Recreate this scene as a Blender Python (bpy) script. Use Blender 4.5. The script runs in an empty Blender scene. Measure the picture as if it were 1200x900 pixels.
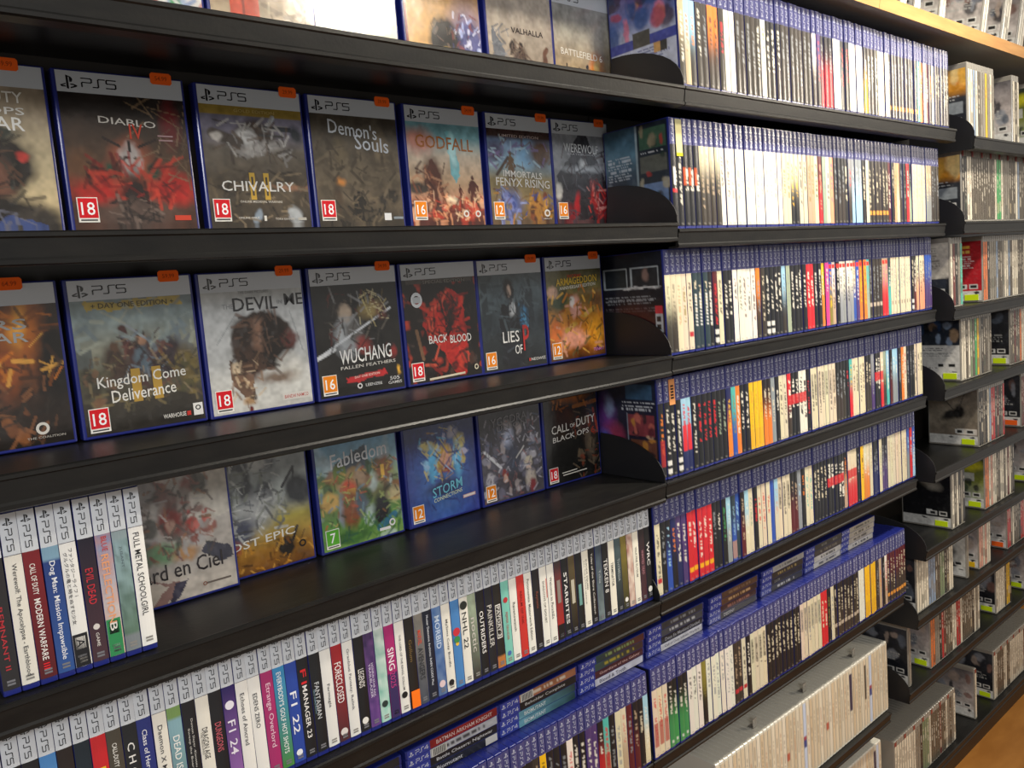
import bpy, math, random
import numpy as np
from mathutils import Matrix, Vector

# ------------------------------------------------------------------ camera, world, lights, exposure
C = bpy.context.scene.collection
FPX = 962.81
CAM = Vector((-1.0534, -0.7993, 0.1320))
cam_d = bpy.data.cameras.new('camera')
cam_d.sensor_width = 36.0
cam_d.lens = FPX / 1200 * 36.0
cam_d.shift_x = 15.15 / 1200
cam_d.shift_y = -3.67 / 1200
cam_d.clip_start = 0.02
cam = bpy.data.objects.new('camera', cam_d)
C.objects.link(cam)
fw = Vector((0.63865079, 0.7419511, -0.20404346))
rt = Vector((0.75824195, -0.65196823, 0.00256456))
up = Vector((0.13112708, 0.15635217, 0.97895847))
cam.matrix_world = Matrix(((rt.x, up.x, -fw.x, CAM.x), (rt.y, up.y, -fw.y, CAM.y), (rt.z, up.z, -fw.z, CAM.z), (0, 0, 0, 1)))
bpy.context.scene.camera = cam
vs = bpy.context.scene.view_settings
vs.view_transform = 'Standard'
vs.look = 'None'
vs.exposure = 0.0
vs.gamma = 1.0
vs.use_curve_mapping = False

world = bpy.data.worlds.new('world')
bpy.context.scene.world = world
world.use_nodes = True
bg = world.node_tree.nodes['Background']
bg.inputs[0].default_value = (1.0, 0.95, 0.88, 1)
bg.inputs[1].default_value = 0.38


def lamp(name, loc, target, size, power, col, spread=180, size_y=None):
    d = bpy.data.lights.new(name, 'AREA')
    d.shape = 'RECTANGLE'
    d.size = size
    d.size_y = size_y or size
    d.energy = power
    d.color = col
    d.spread = math.radians(spread)
    o = bpy.data.objects.new(name, d)
    C.objects.link(o)
    o.location = loc
    o.rotation_euler = (Vector(target) - Vector(loc)).to_track_quat('-Z', 'Y').to_euler()
    return o


lamp('ceiling_spotlight', (0.80, -0.78, 1.42), (0.62, 0.0, 0.20), 0.14, 15, (1.0, 0.92, 0.79), 86)
lamp('second_spotlight', (0.27, -0.95, 1.08), (-0.3, 0.1, 0.38), 0.12, 2.6, (1.0, 0.90, 0.74), 70)
lamp('ceiling_panel', (2.75, -1.45, 1.0), (1.1, 0.0, 0.05), 0.4, 20, (1.0, 0.88, 0.72))
lamp('left_bay_fill', (-1.7, -1.9, 0.95), (-0.4, 0.0, -0.25), 0.9, 24, (0.97, 0.98, 1.0), 180, 0.3)  # added fill light, brightens the covers in the left bay

TH = math.radians(7.32)          # the shelves tip backwards by this much
ST, CT = math.sin(TH), math.cos(TH)
R = random.Random(7)


# ------------------------------------------------------------------ colour and material helpers
def lin(h):
    if isinstance(h, tuple):
        return h
    h = h.lstrip('#')
    if len(h) == 3:
        h = ''.join(q * 2 for q in h)
    o = []
    for i in (0, 2, 4):
        c = int(h[i:i + 2], 16) / 255
        o.append(c / 12.92 if c <= .04045 else ((c + .055) / 1.055) ** 2.4)
    return tuple(o)


def mat(name, base=None, rough=.4, spec=.5, coat=0.0, attr=False, noise=None, bump=None, metal=0.0):
    m = bpy.data.materials.new(name)
    m.use_nodes = True
    nt = m.node_tree
    b = nt.nodes['Principled BSDF']
    b.inputs['Roughness'].default_value = rough
    b.inputs['Specular IOR Level'].default_value = spec
    b.inputs['Metallic'].default_value = metal
    b.inputs['Coat Weight'].default_value = coat
    b.inputs['Coat Roughness'].default_value = .12
    if attr:
        a = nt.nodes.new('ShaderNodeAttribute')
        a.attribute_name = 'Col'
        nt.links.new(a.outputs['Color'], b.inputs['Base Color'])
    else:
        b.inputs['Base Color'].default_value = (*lin(base), 1)
    if noise:
        c2, sc, stretch = noise
        tc = nt.nodes.new('ShaderNodeTexCoord')
        mp = nt.nodes.new('ShaderNodeMapping')
        mp.inputs['Scale'].default_value = stretch
        nz = nt.nodes.new('ShaderNodeTexNoise')
        nz.inputs['Scale'].default_value = sc
        nz.inputs['Detail'].default_value = 6
        cr = nt.nodes.new('ShaderNodeValToRGB')
        cr.color_ramp.elements[0].position = .35
        cr.color_ramp.elements[1].position = .68
        cr.color_ramp.elements[0].color = (*lin(base), 1)
        cr.color_ramp.elements[1].color = (*lin(c2), 1)
        nt.links.new(tc.outputs['Object'], mp.inputs['Vector'])
        nt.links.new(mp.outputs[0], nz.inputs['Vector'])
        nt.links.new(nz.outputs[0], cr.inputs[0])
        nt.links.new(cr.outputs[0], b.inputs['Base Color'])
    if bump:
        sc, st = bump
        nz = nt.nodes.new('ShaderNodeTexNoise')
        nz.inputs['Scale'].default_value = sc
        tc = nt.nodes.new('ShaderNodeTexCoord')
        nt.links.new(tc.outputs['Object'], nz.inputs['Vector'])
        bp = nt.nodes.new('ShaderNodeBump')
        bp.inputs['Strength'].default_value = st
        bp.inputs['Distance'].default_value = .002
        nt.links.new(nz.outputs[0], bp.inputs['Height'])
        nt.links.new(bp.outputs[0], b.inputs['Normal'])
    return m


M_BLUE = mat('blue_case_plastic', '#232c7c', .28, .5, .3)
M_PRINT = mat('printed_sleeve', rough=.32, spec=.45, coat=.25, attr=True, bump=(60, .05))
M_FILM = mat('wrapped_printed_sleeve', rough=.2, spec=.6, coat=.7, attr=True, bump=(38, .28))
M_PAPER = mat('paper_sticker', rough=.7, spec=.2, attr=True)
M_CLEAR = mat('milky_case_plastic', '#e8e3d4', .3, .5, .3)
M_SMOKE = mat('smoky_clear_plastic', '#99948a', .22, .5, .4)
M_SHELF = mat('black_powder_coat', '#171717', .38, .33, .0, noise=('#201f1d', 18, (1, 4, 4)), bump=(220, .08))
M_BACK = mat('dark_back_board', '#2a2522', .3, .45, noise=('#332d28', 3, (1, 1, 1)))
M_DIV = mat('black_divider_plastic', '#202022', .38, .4)
M_WOODF = mat('orange_beech_edge', '#b5803e', .45, .35, noise=('#c6924e', 9, (1, 8, 8)))
M_GREY = mat('grey_laminate', '#96928a', .5, .4)
M_FLOOR = mat('orange_laminate_floor', '#a0682c', .45, .3, noise=('#b67c3a', 6, (1, 3, 1)), bump=(9, .1))
M_WALL = mat('dim_wall_paint', '#5b554c', .8, .2)


# ------------------------------------------------------------------ mesh builder
_font_cache = {}


def glyphs(s):
    """lettering as flat faces, scaled to the unit box"""
    if s in _font_cache:
        return _font_cache[s]
    cu = bpy.data.curves.new('lettering', 'FONT')
    cu.body = s
    cu.resolution_u = 2
    cu.offset = 0.006
    ob = bpy.data.objects.new('lettering', cu)
    me = ob.to_mesh()
    v = np.array([tuple(p.co)[:2] for p in me.vertices], float).reshape(-1, 2)
    f = [tuple(p.vertices) for p in me.polygons]
    ob.to_mesh_clear()
    bpy.data.objects.remove(ob)
    bpy.data.curves.remove(cu)
    if len(v):
        lo, hi = v.min(0), v.max(0)
        v = (v - lo) / np.maximum(hi - lo, 1e-6)
    _font_cache[s] = (v, f)
    return _font_cache[s]


def strokes(polys, w):
    """a set of poly-lines as thin quads, unit coordinates"""
    V, Fc = [], []
    for pl in polys:
        for (x0, y0), (x1, y1) in zip(pl, pl[1:]):
            dx, dy = x1 - x0, y1 - y0
            L = math.hypot(dx, dy) or 1
            nx, ny = -dy / L * w / 2, dx / L * w / 2
            ex, ey = dx / L * w / 2, dy / L * w / 2
            k = len(V)
            V += [(x0 - nx - ex, y0 - ny - ey), (x1 - nx + ex, y1 - ny + ey), (x1 + nx + ex, y1 + ny + ey), (x0 + nx - ex, y0 + ny - ey)]
            Fc.append((k, k + 1, k + 2, k + 3))
    return np.array(V), Fc


PS_P = [(0, 0), (0, .42), (.08, .5), (.78, .5), (.88, .6), (.88, .9), (.78, 1), (0, 1)]
PS_S = [(2.05, 1), (1.55, 1), (1.47, .9), (1.47, .1), (1.39, 0), (1.0, 0)]
PS_5 = [(3.05, 1), (2.3, 1), (2.22, .9), (2.22, .62), (2.3, .55), (2.95, .55), (3.05, .45), (3.05, .1), (2.95, 0), (2.2, 0)]
PS_4 = [(2.95, 0), (2.95, 1), (2.2, .32), (3.2, .32)]
W5 = strokes([PS_P, PS_S, PS_5], .13)
W4 = strokes([PS_P, PS_S, PS_4], .15)
for _w in (W5, W4):
    _w[0][:, 0] /= 3.1
EMB_V = np.array([(.37, .98), (.37, .04), (.50, .0), (.50, .78), (.50, .86), (.56, .80), (.56, .48), (.68, .50), (.74, .62), (.74, .74), (.66, .86),
                  (.0, .26), (.33, .40), (.33, .31), (.14, .24), (.33, .22), (.33, .13), (.08, .14),
                  (.60, .38), (.78, .38), (1.0, .28), (.94, .18), (.60, .05), (.60, .15), (.80, .23), (.80, .28), (.60, .29)])
EMB_F = [(0, 1, 2, 3, 4), (0, 4, 5, 10), (5, 6, 7, 8, 9, 10), (11, 12, 13, 14), (11, 14, 15, 16, 17), (18, 19, 25, 26), (19, 20, 21, 24, 25), (21, 22, 23, 24)]


class MB:
    def __init__(s):
        s.v, s.f, s.c, s.m, s.n = [], [], [], [], 0

    def add(s, V, F, col=(1, 1, 1), m=0):
        V = np.asarray(V, float).reshape(-1, 3)
        k = s.n
        s.v.append(V)
        c = np.ones((len(V), 4))
        c[:, :3] = np.array(lin(col)) if isinstance(col, (str, tuple)) else col
        s.c.append(c)
        s.f += [tuple(i + k for i in f) for f in F]
        s.m += [m] * len(F)
        s.n += len(V)
        return s

    def box(s, a, b, col=(1, 1, 1), m=0):
        x0, y0, z0 = a
        x1, y1, z1 = b
        V = [(x0, y0, z0), (x1, y0, z0), (x1, y1, z0), (x0, y1, z0), (x0, y0, z1), (x1, y0, z1), (x1, y1, z1), (x0, y1, z1)]
        return s.add(V, [(0, 3, 2, 1), (4, 5, 6, 7), (0, 1, 5, 4), (1, 2, 6, 5), (2, 3, 7, 6), (3, 0, 4, 7)], col, m)

    def prism(s, prof, z0, z1, m=0, col=(1, 1, 1), axis='z'):
        n = len(prof)
        if axis == 'z':
            V = [(x, y, z0) for x, y in prof] + [(x, y, z1) for x, y in prof]
        else:
            V = [(z0, y, z) for y, z in prof] + [(z1, y, z) for y, z in prof]
        F = [(i, (i + 1) % n, n + (i + 1) % n, n + i) for i in range(n)] + [tuple(range(n - 1, -1, -1)), tuple(range(n, 2 * n))]
        if axis == 'x':
            pass
        return s.add(V, F, col, m)

    def case(s, w, d, h, r=.0022, m=0, col=(1, 1, 1)):
        """case shell: w along x, d along y, h up; the edges along z are rounded, top and bottom eased"""
        a = r * .3
        pr = [(r, 0), (w - r, 0), (w - a, a), (w, r), (w, d - r), (w - a, d - a), (w - r, d), (r, d), (a, d - a), (0, d - r), (0, r), (a, a)]
        e = r * .6
        cx, cy = w / 2, d / 2
        ins = [(cx + (x - cx) * (1 - e / cx), cy + (y - cy) * (1 - e / cy)) for x, y in pr]
        n = len(pr)
        V = [(x, y, 0) for x, y in ins] + [(x, y, e) for x, y in pr] + [(x, y, h - e) for x, y in pr] + [(x, y, h) for x, y in ins]
        F = [tuple(range(n - 1, -1, -1)), tuple(range(3 * n, 4 * n))]
        for k in range(3):
            F += [(k * n + i, k * n + (i + 1) % n, (k + 1) * n + (i + 1) % n, (k + 1) * n + i) for i in range(n)]
        return s.add(V, F, col, m)

    def grid(s, P0, U, W, img, m=1, bulge=0.0):
        """img: rows top to bottom; P0 the top left corner, U along the columns, W down the rows"""
        h, w = img.shape[:2]
        a = np.linspace(0, 1, w)
        b = np.linspace(0, 1, h)
        P = np.array(P0)[None, None] + a[None, :, None] * np.array(U)[None, None] + b[:, None, None] * np.array(W)[None, None]
        if bulge:
            P[:, :, 1] -= (bulge * (1 - (2 * a - 1) ** 2))[None, :]
        idx = np.arange(h * w).reshape(h, w)
        F = np.stack([idx[:-1, :-1], idx[1:, :-1], idx[1:, 1:], idx[:-1, 1:]], -1).reshape(-1, 4)
        return s.add(P.reshape(-1, 3), [tuple(q) for q in F.tolist()], img.reshape(-1, 3), m)

    def plane2(s, V2, F, P0, U, W, col, m=1):
        """flat shape given in unit coordinates (x right, y up), laid on the parallelogram P0, U, W"""
        V2 = np.asarray(V2)
        P = np.array(P0)[None] + V2[:, :1] * np.array(U)[None] + V2[:, 1:] * np.array(W)[None]
        return s.add(P, F, col, m)

    def text(s, t, P0, U, W, col, m=1):
        v, f = glyphs(t)
        if len(v):
            s.plane2(v, f, P0, U, W, col, m)
        return s

    def build(s, name, mats, parent=None, smooth=False):
        me = bpy.data.meshes.new(name)
        me.from_pydata(np.concatenate(s.v).tolist(), [], s.f)
        for q in mats:
            me.materials.append(q)
        if any(s.m):
            me.polygons.foreach_set('material_index', s.m)
        ca = me.color_attributes.new('Col', 'FLOAT_COLOR', 'POINT')
        ca.data.foreach_set('color', np.concatenate(s.c).astype(np.float32).ravel())
        if smooth:
            me.polygons.foreach_set('use_smooth', [True] * len(me.polygons))
        me.update()
        o = bpy.data.objects.new(name, me)
        C.objects.link(o)
        if parent:
            o.parent = parent
        return o


def tag(o, label, cat, group=None, kind=None):
    if label:
        o['label'] = label
    if cat:
        o['category'] = cat
    if group:
        o['group'] = group
    if kind:
        o['kind'] = kind
    return o


def empty(name, loc, rot=(0, 0, 0)):
    o = bpy.data.objects.new(name, None)
    o.empty_display_size = .03
    C.objects.link(o)
    o.location = loc
    o.rotation_euler = rot
    return o


# ------------------------------------------------------------------ painting of printed artwork (albedo of the print)
def vnoise(h, w, cells, rng):
    gh, gw = max(2, int(cells * h / w) + 2), cells + 2
    g = rng.random((gh, gw))
    y = np.linspace(0, gh - 1.001, h)
    x = np.linspace(0, gw - 1.001, w)
    yi, xi = y.astype(int), x.astype(int)
    fy, fx = (y - yi)[:, None], (x - xi)[None]
    fy, fx = fy * fy * (3 - 2 * fy), fx * fx * (3 - 2 * fx)
    a = g[yi][:, xi]
    b = g[yi][:, xi + 1]
    c = g[yi + 1][:, xi]
    d = g[yi + 1][:, xi + 1]
    return (a * (1 - fx) + b * fx) * (1 - fy) + (c * (1 - fx) + d * fx) * fy


def paint(ops, h=100, w=80, seed=1):
    rng = np.random.default_rng(seed)
    img = np.ones((h, w, 3)) * .5
    asp = 171 / 135
    X0, Y0 = np.meshgrid(np.linspace(0, 1, w), np.linspace(0, 1, h))
    XW = X0 + .030 * (vnoise(h, w, 9, rng) - .5) + .022 * (vnoise(h, w, 26, rng) - .5)
    YW = Y0 + .026 * (vnoise(h, w, 9, rng) - .5) + .018 * (vnoise(h, w, 26, rng) - .5)
    X, Y = X0, Y0

    def blend(mask, col):
        nonlocal img
        img = img * (1 - mask[..., None]) + np.array(lin(col))[None, None] * mask[..., None]
    for op in ops:
        k = op[0]
        X, Y = (XW, YW) if k in 'bfqP' else (X0, Y0)
        if k == 'g':
            st = op[1]
            vs_ = [p for p, _ in st]
            cs = np.array([lin(c) for _, c in st])
            img = np.stack([np.interp(Y, vs_, cs[:, i]) for i in range(3)], -1)
        elif k == 'b':
            _, cx, cy, rx, ry, col = op[:6]
            soft = op[6] if len(op) > 6 else .25
            rot = math.radians(op[7]) if len(op) > 7 else 0
            al = op[8] if len(op) > 8 else 1
            dx, dy = (X - cx), (Y - cy) * asp
            a = dx * math.cos(rot) + dy * math.sin(rot)
            b = -dx * math.sin(rot) + dy * math.cos(rot)
            r = np.sqrt((a / rx) ** 2 + (b / (ry * asp)) ** 2)
            blend(np.clip((1 + soft - r) / (2 * soft + 1e-6), 0, 1) * al, col)
        elif k == 'n':
            n = vnoise(h, w, op[1], rng) * .6 + vnoise(h, w, op[1] * 2, rng) * .4
            img = img * (1 + (n - .5) * 2 * op[2])[..., None]
        elif k == 'N':      # coloured noise patches
            _, cells, col, lo, al = op
            n = vnoise(h, w, cells, rng) * .65 + vnoise(h, w, cells * 2, rng) * .35
            blend(np.clip((n - lo) * 8, 0, 1) * al, col)
        elif k == 's':
            _, x0, y0, x1, y1, wd, col = op[:7]
            dx, dy = x1 - x0, (y1 - y0) * asp
            t = np.clip(((X - x0) * dx + (Y - y0) * asp * dy) / (dx * dx + dy * dy + 1e-9), 0, 1)
            r = np.hypot(X - x0 - t * dx, (Y - y0) * asp - t * dy)
            blend(np.clip((wd - r) / (wd * .35) + .5, 0, 1), col)
        elif k == 'r':
            _, x0, y0, x1, y1, col = op[:6]
            al = op[6] if len(op) > 6 else 1
            blend(((X >= x0) & (X <= x1) & (Y >= y0) & (Y <= y1)).astype(float) * al, col)
        elif k == 'P':
            pts = op[1]
            ins = np.zeros_like(X, bool)
            j = len(pts) - 1
            for i in range(len(pts)):
                xi, yi = pts[i]
                xj, yj = pts[j]
                cnd = ((yi > Y) != (yj > Y)) & (X < (xj - xi) * (Y - yi) / (yj - yi + 1e-12) + xi)
                ins ^= cnd
                j = i
            blend(ins.astype(float) * (op[3] if len(op) > 3 else 1), op[2])
        elif k == 'f':      # a plain standing figure
            _, x, y, s, col = op
            q = [('b', x, y - .88 * s, .075 * s, .07 * s, col, .1), ('s', x, y - .72 * s, x, y - .45 * s, .11 * s, col),
                 ('s', x - .1 * s, y - .7 * s, x - .2 * s, y - .42 * s, .05 * s, col), ('s', x + .1 * s, y - .7 * s, x + .22 * s, y - .45 * s, .05 * s, col),
                 ('s', x - .05 * s, y - .42 * s, x - .11 * s, y, .06 * s, col), ('s', x + .05 * s, y - .42 * s, x + .12 * s, y, .06 * s, col)]
            for z in q:
                if z[0] == 'b':
                    r = np.sqrt(((X - z[1]) / z[3]) ** 2 + ((Y - z[2]) / z[4]) ** 2)
                    blend(np.clip((1.1 - r) / .2, 0, 1), col)
                else:
                    _, x0, y0, x1, y1, wd, cc = z
                    dx, dy = x1 - x0, (y1 - y0) * asp
                    t = np.clip(((X - x0) * dx + (Y - y0) * asp * dy) / (dx * dx + dy * dy + 1e-9), 0, 1)
                    r = np.hypot(X - x0 - t * dx, (Y - y0) * asp - t * dy)
                    blend(np.clip((wd - r) / (wd * .3) + .5, 0, 1), cc)
        elif k == 'q':      # a scatter of small patches: _, n, x0,y0,x1,y1, colours, size
            _, n, x0, y0, x1, y1, cols, sz = op
            for i in range(n):
                cx, cy = x0 + (x1 - x0) * rng.random(), y0 + (y1 - y0) * rng.random()
                rx, ry = sz * (.4 + rng.random()), sz * (.4 + rng.random())
                r = np.sqrt(((X - cx) / rx) ** 2 + ((Y - cy) / ry) ** 2)
                blend(np.clip((1.2 - r) / .4, 0, 1) * .85, cols[i % len(cols)])
        elif k == 'k':      # many short brush marks: _, n, x0, y0, x1, y1, colours, length, width
            _, n, x0, y0, x1, y1, cols, ln, wd = op
            for i in range(n):
                cx, cy = x0 + (x1 - x0) * rng.random(), y0 + (y1 - y0) * rng.random()
                a = rng.random() * math.pi
                l2 = ln * (.4 + rng.random())
                dx, dy = math.cos(a) * l2, math.sin(a) * l2
                t = np.clip(((X - cx) * dx + (Y - cy) * asp * dy) / (dx * dx + dy * dy), -1, 1)
                r = np.hypot(X - cx - t * dx, (Y - cy) * asp - t * dy)
                w_ = wd * (.5 + rng.random())
                blend(np.clip((w_ - r) / (w_ * .5) + .5, 0, 1) * .7, cols[int(rng.integers(len(cols)))])
        elif k == 't':      # lines of tiny unreadable print
            _, x0, y0, x1, y1, nl, col = op
            for i in range(nl):
                yy = y0 + (y1 - y0) * (i + .5) / nl
                on = rng.random(w) > .28
                m_ = (np.abs(Y - yy) < (y1 - y0) / nl * .28) & (X > x0) & (X < x1 - (x1 - x0) * .2 * rng.random())
                blend((m_ & on[None]).astype(float) * .8, col)
    g = vnoise(h, w, 30, rng) * .5 + vnoise(h, w, 14, rng) * .5
    img = img * (1 + (g - .5) * .55)[..., None]
    img += ((vnoise(h, w, 22, rng) - .62).clip(0) * .25)[..., None] * img.mean()
    return np.clip(img, 0, 1)


RATING = {'18': '#d8202a', '16': '#ee8a1c', '12': '#ee8a1c', '7': '#5fae3a'}


def rating(parent, n, x, z, w=.0205, h=.026, y=-.0012):
    b = MB()
    b.box((x, y, z), (x + w, y + .0006, z + h), '#f2efe8')
    g = .0009
    b.add([(x + g, y - .0002, z + .0045), (x + w - g, y - .0002, z + .0045), (x + w - g, y - .0002, z + h - g), (x + g, y - .0002, z + h - g)], [(0, 1, 2, 3)], RATING[n])
    tw = .0135 if len(n) == 2 else .008
    b.text(n, (x + (w - tw) / 2, y - .0004, z + .0075), (tw, 0, 0), (0, 0, .0135), '#ffffff', 0)
    b.add([(x + .002, y - .0002, z + .0015), (x + w - .002, y - .0002, z + .0015), (x + w - .002, y - .0002, z + .003), (x + .002, y - .0002, z + .003)], [(0, 1, 2, 3)], '#3a3a3a')
    return b.build('rating_label', [M_PAPER], parent)


def price_sticker(parent, x, z, col='#ff6a1e', w=.023, h=.0125, y=-.0018, txt='29.99', tcol='#b8481a'):
    b = MB()
    e = .002
    pr = [(e, 0), (w - e, 0), (w, e), (w, h - e), (w - e, h), (e, h), (0, h - e), (0, e)]
    V = [(x + p, y, z + q) for p, q in pr] + [(x + p, y + .0003, z + q) for p, q in pr]
    n = len(pr)
    b.add(V, [tuple(range(n))] + [(i, n + i, n + (i + 1) % n, (i + 1) % n) for i in range(n)], col)
    if txt:
        b.text(txt, (x + .005, y - .0002, z + .004), (w - .010, 0, 0), (0, 0, .0048), tcol, 0)
    return b.build('price_sticker', [M_PAPER], parent)


# ------------------------------------------------------------------ setting
def shelf_mesh(x0, x1, depth=.194, slope=None, lip=1.0):
    slope = ST / CT if slope is None else slope
    pr = [(depth, 0), (.004, 0), (.001, .0005), (-.0015, -.0008), (-.0018, -.0042), (0, -.0058), (.0002, -.022), (-.0018, -.0240), (-.0018, -.0275), (.001, -.0290), (.018, -.0290),
          (.018, -.0262), (.005, -.0255), (.005, -.0035), (depth, -.0035)]
    pr = [(y, (z * lip if z < -.01 else z) - max(y, 0) * slope) for y, z in pr]
    b = MB()
    b.prism(pr, x0, x1, axis='x')
    return b


Z1 = {1: .3145, 2: .1130, 3: -.0952, 4: -.3092, 5: -.5205, 6: -.8316, 7: -1.1681, 8: -1.475}
Z2 = {1: .3145, 2: .1035, 3: -.0982, 4: -.3092, 5: -.5205, 6: -.8316, 7: -1.1681, 8: -1.475}
Z3 = {1: .3012, 2: .1076, 3: -.0981, 4: -.2974, 5: -.5091, 6: -.7194, 7: -.9114, 8: -1.1262, 9: -1.4725}
FLOOR_Z = -1.575
W2 = 1.0079
X3 = 1.0578
Y3 = -.0225

b = MB()
b.box((-2.2, -2.6, FLOOR_Z - .05), (4.2, .25, FLOOR_Z))
tag(b.build('floor', [M_FLOOR]), 'orange wooden laminate floor in front of the shelves', 'floor', kind='structure')
b = MB()
b.box((-2.2, .25, FLOOR_Z - .05), (4.2, .33, 1.6))
tag(b.build('wall_back', [M_WALL]), 'wall behind the shelving', 'wall', kind='structure')


def bay(name, x0, x1, Z, label, div_at, div_low=0.0, yo=0.0):
    root = empty(name, (0, yo, 0))
    tag(root, label, 'shelving', 'black shelving bays along the wall')
    q = MB()
    q.box((x0 + .001, .1960, FLOOR_Z), (x1 - .001, .206, .506))
    q.build('back_panel', [M_BACK], root)
    for k, z in Z.items():
        s = shelf_mesh(x0 + .0012, x1 - .0012, slope=.076 if (k == 2 and x0 < -.5) else None, lip=1.17 if (k >= 3 and x0 < -.5) else 1.0)
        for v in s.v:
            v[:, 2] += z
        so = s.build('shelf', [M_SHELF], root)
        if k != max(Z) and div_at is not None:
            d = MB()
            pr = []
            if div_low:
                pr += [(.004, -div_low)]
            for i in range(11):
                t = math.pi / 2 * i / 10
                y = .146 - .146 * math.cos(t) + .001
                pr.append((y, .074 * math.sin(t) - y * ST / CT + .0005))
            pr.append((.147, -.147 * ST / CT - div_low + .0008))
            d.prism([(y, z + zz) for y, zz in pr], div_at - .0008, div_at + .0008, axis='x')
            d.build('quarter_round_divider', [M_DIV], so)
    kz = min(Z.values())
    q = MB()
    q.box((x0 + .002, .012, FLOOR_Z), (x1 - .002, .03, kz - .006))
    q.build('kick_plate', [M_SHELF], root)
    for xx in (x0 + .004, x1 - .024):
        q = MB()
        q.box((xx, .2065, FLOOR_Z), (xx + .02, .235, .506))
        for i in range(58):
            z = FLOOR_Z + .06 + i * .034
            q.box((xx + .004, .2350, z), (xx + .008, .2356, z + .018), m=1)
        q.build('slotted_upright', [M_SHELF, M_DIV], root)
    return root


bay('shelving_bay', -1.03, 0, Z1, 'left black shelving bay with face-out cases in the foreground', -.0012)
bay('shelving_bay', 0, W2, Z2, 'middle black shelving bay packed with blue-topped game cases', None)
bay('shelving_bay', X3, 2.45, Z3, 'right black shelving bay beyond the gap, with clear cases and yellow stickers', X3 + .001, .029, Y3)

# upright between the middle and the right bay
q = MB()
q.box((1.036, .158, FLOOR_Z), (1.046, .190, .506))
q.box((W2 + .003, .190, FLOOR_Z), (X3 - .003, .198, .506), m=1)
tag(q.build('shelf_post', [M_SHELF, M_BACK]), 'narrow black post closing the gap between middle and right bays', 'post')

# wooden board above
for i, (xa, xb, lb) in enumerate(((-1.03, .5865, 'left grey shelf board with beech edge lying over the first two bays'), (.5875, 2.45, 'grey shelf board with orange beech edge over the top right corner'))):
    root = empty('top_shelf_board', (xa, 0, .5087))
    tag(root, lb, 'shelf')
    q = MB()
    q.box((0, .0018, 0), (xb - xa, .245, .0251))
    q.build('board', [M_GREY], root)
    q = MB()
    q.box((0, 0, -.0002), (xb - xa, .0016, .0253))
    q.build('beech_edging', [M_WOODF], root)

# ------------------------------------------------------------------ face-out display cases
YS = .0142
CW, CH, CD = .135, .171, .0145


def display_case(x, Y, z, spec, label, name='display_game_case', header=True, film=True, vsc=1.0, det=()):
    zz = z - Y * ST / CT + .0012
    o = empty(name, (x, Y, zz), (-TH, R.uniform(-.004, .004), R.uniform(-.008, .008)))
    tag(o, label, 'game case', 'face-out game cases in the left bay')
    MB().case(CW, CD, CH, .0018).build('case_shell', [M_BLUE], o)
    art, titles, rt_, stk = spec[:4]
    art = list(art) + list(det)
    seed = abs(hash(label)) % 1000 if False else sum(map(ord, label)) % 997
    img = paint(art, 112, 88, seed)
    x0, x1, z0, z1 = .0038, .1318, .0035, .1690
    W, H = x1 - x0, z1 - z0
    y = -.0005
    b = MB()
    H0, H = H, H * vsc
    b.grid((x0, y, z1), (W, 0, 0), (0, 0, -H), img)
    if vsc < 1:
        b.grid((x0, y, z1 - H), (W, 0, 0), (0, 0, H - H0), np.repeat(img[-1:], 2, 0))
    hh = 0
    if header:
        hh = .0215
        b.add([(x0, y - .0002, z1 - hh), (x1, y - .0002, z1 - hh), (x1, y - .0002, z1), (x0, y - .0002, z1)], [(0, 1, 2, 3)], '#c9ced4', 1)
        b.plane2(EMB_V, EMB_F, (x0 + .0035, y - .0004, z1 - .0185), (.0165, 0, 0), (0, 0, .0145), '#16161a')
        b.plane2(W5[0], W5[1], (x0 + .0245, y - .0004, z1 - .0150), (.034, 0, 0), (0, 0, .0085), '#16161a')
    for ti, t in enumerate(titles):
        s, cx, cy, w, h, col = t[:6]
        sl = t[6] if len(t) > 6 else 0
        P0 = (x0 + (cx - w / 2) * W, y - .0006 - ti * .00005, z1 - (cy + h / 2) * H)
        if s == '#o':       # ring emblem
            n = 16
            V = [(.5 + .5 * math.cos(2 * math.pi * i / n), .5 + .5 * math.sin(2 * math.pi * i / n)) for i in range(n)] + [(.5 + .28 * math.cos(2 * math.pi * i / n), .5 + .28 * math.sin(2 * math.pi * i / n)) for i in range(n)]
            b.plane2(V, [(i, (i + 1) % n, n + (i + 1) % n, n + i) for i in range(n)], P0, (w * W, 0, 0), (0, 0, h * H), col)
        elif s == '#r':
            b.plane2([(0, 0), (1, 0), (1, 1), (0, 1)], [(0, 1, 2, 3)], P0, (w * W, 0, sl), (0, 0, h * H), col)
        elif False:
            pass
        else:
            b.text(s, P0, (w * W, 0, sl), (0, 0, h * H), col)
    b.build('printed_cover', [M_FILM if film else M_PRINT] * 2, o)
    if rt_:
        rating(o, rt_, x0 + .004, z0 + .003 + (H0 - H))
    if stk:
        price_sticker(o, x0 + stk[0] * W, z1 - .006, txt=stk[1])
    return o


S = {}
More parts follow.
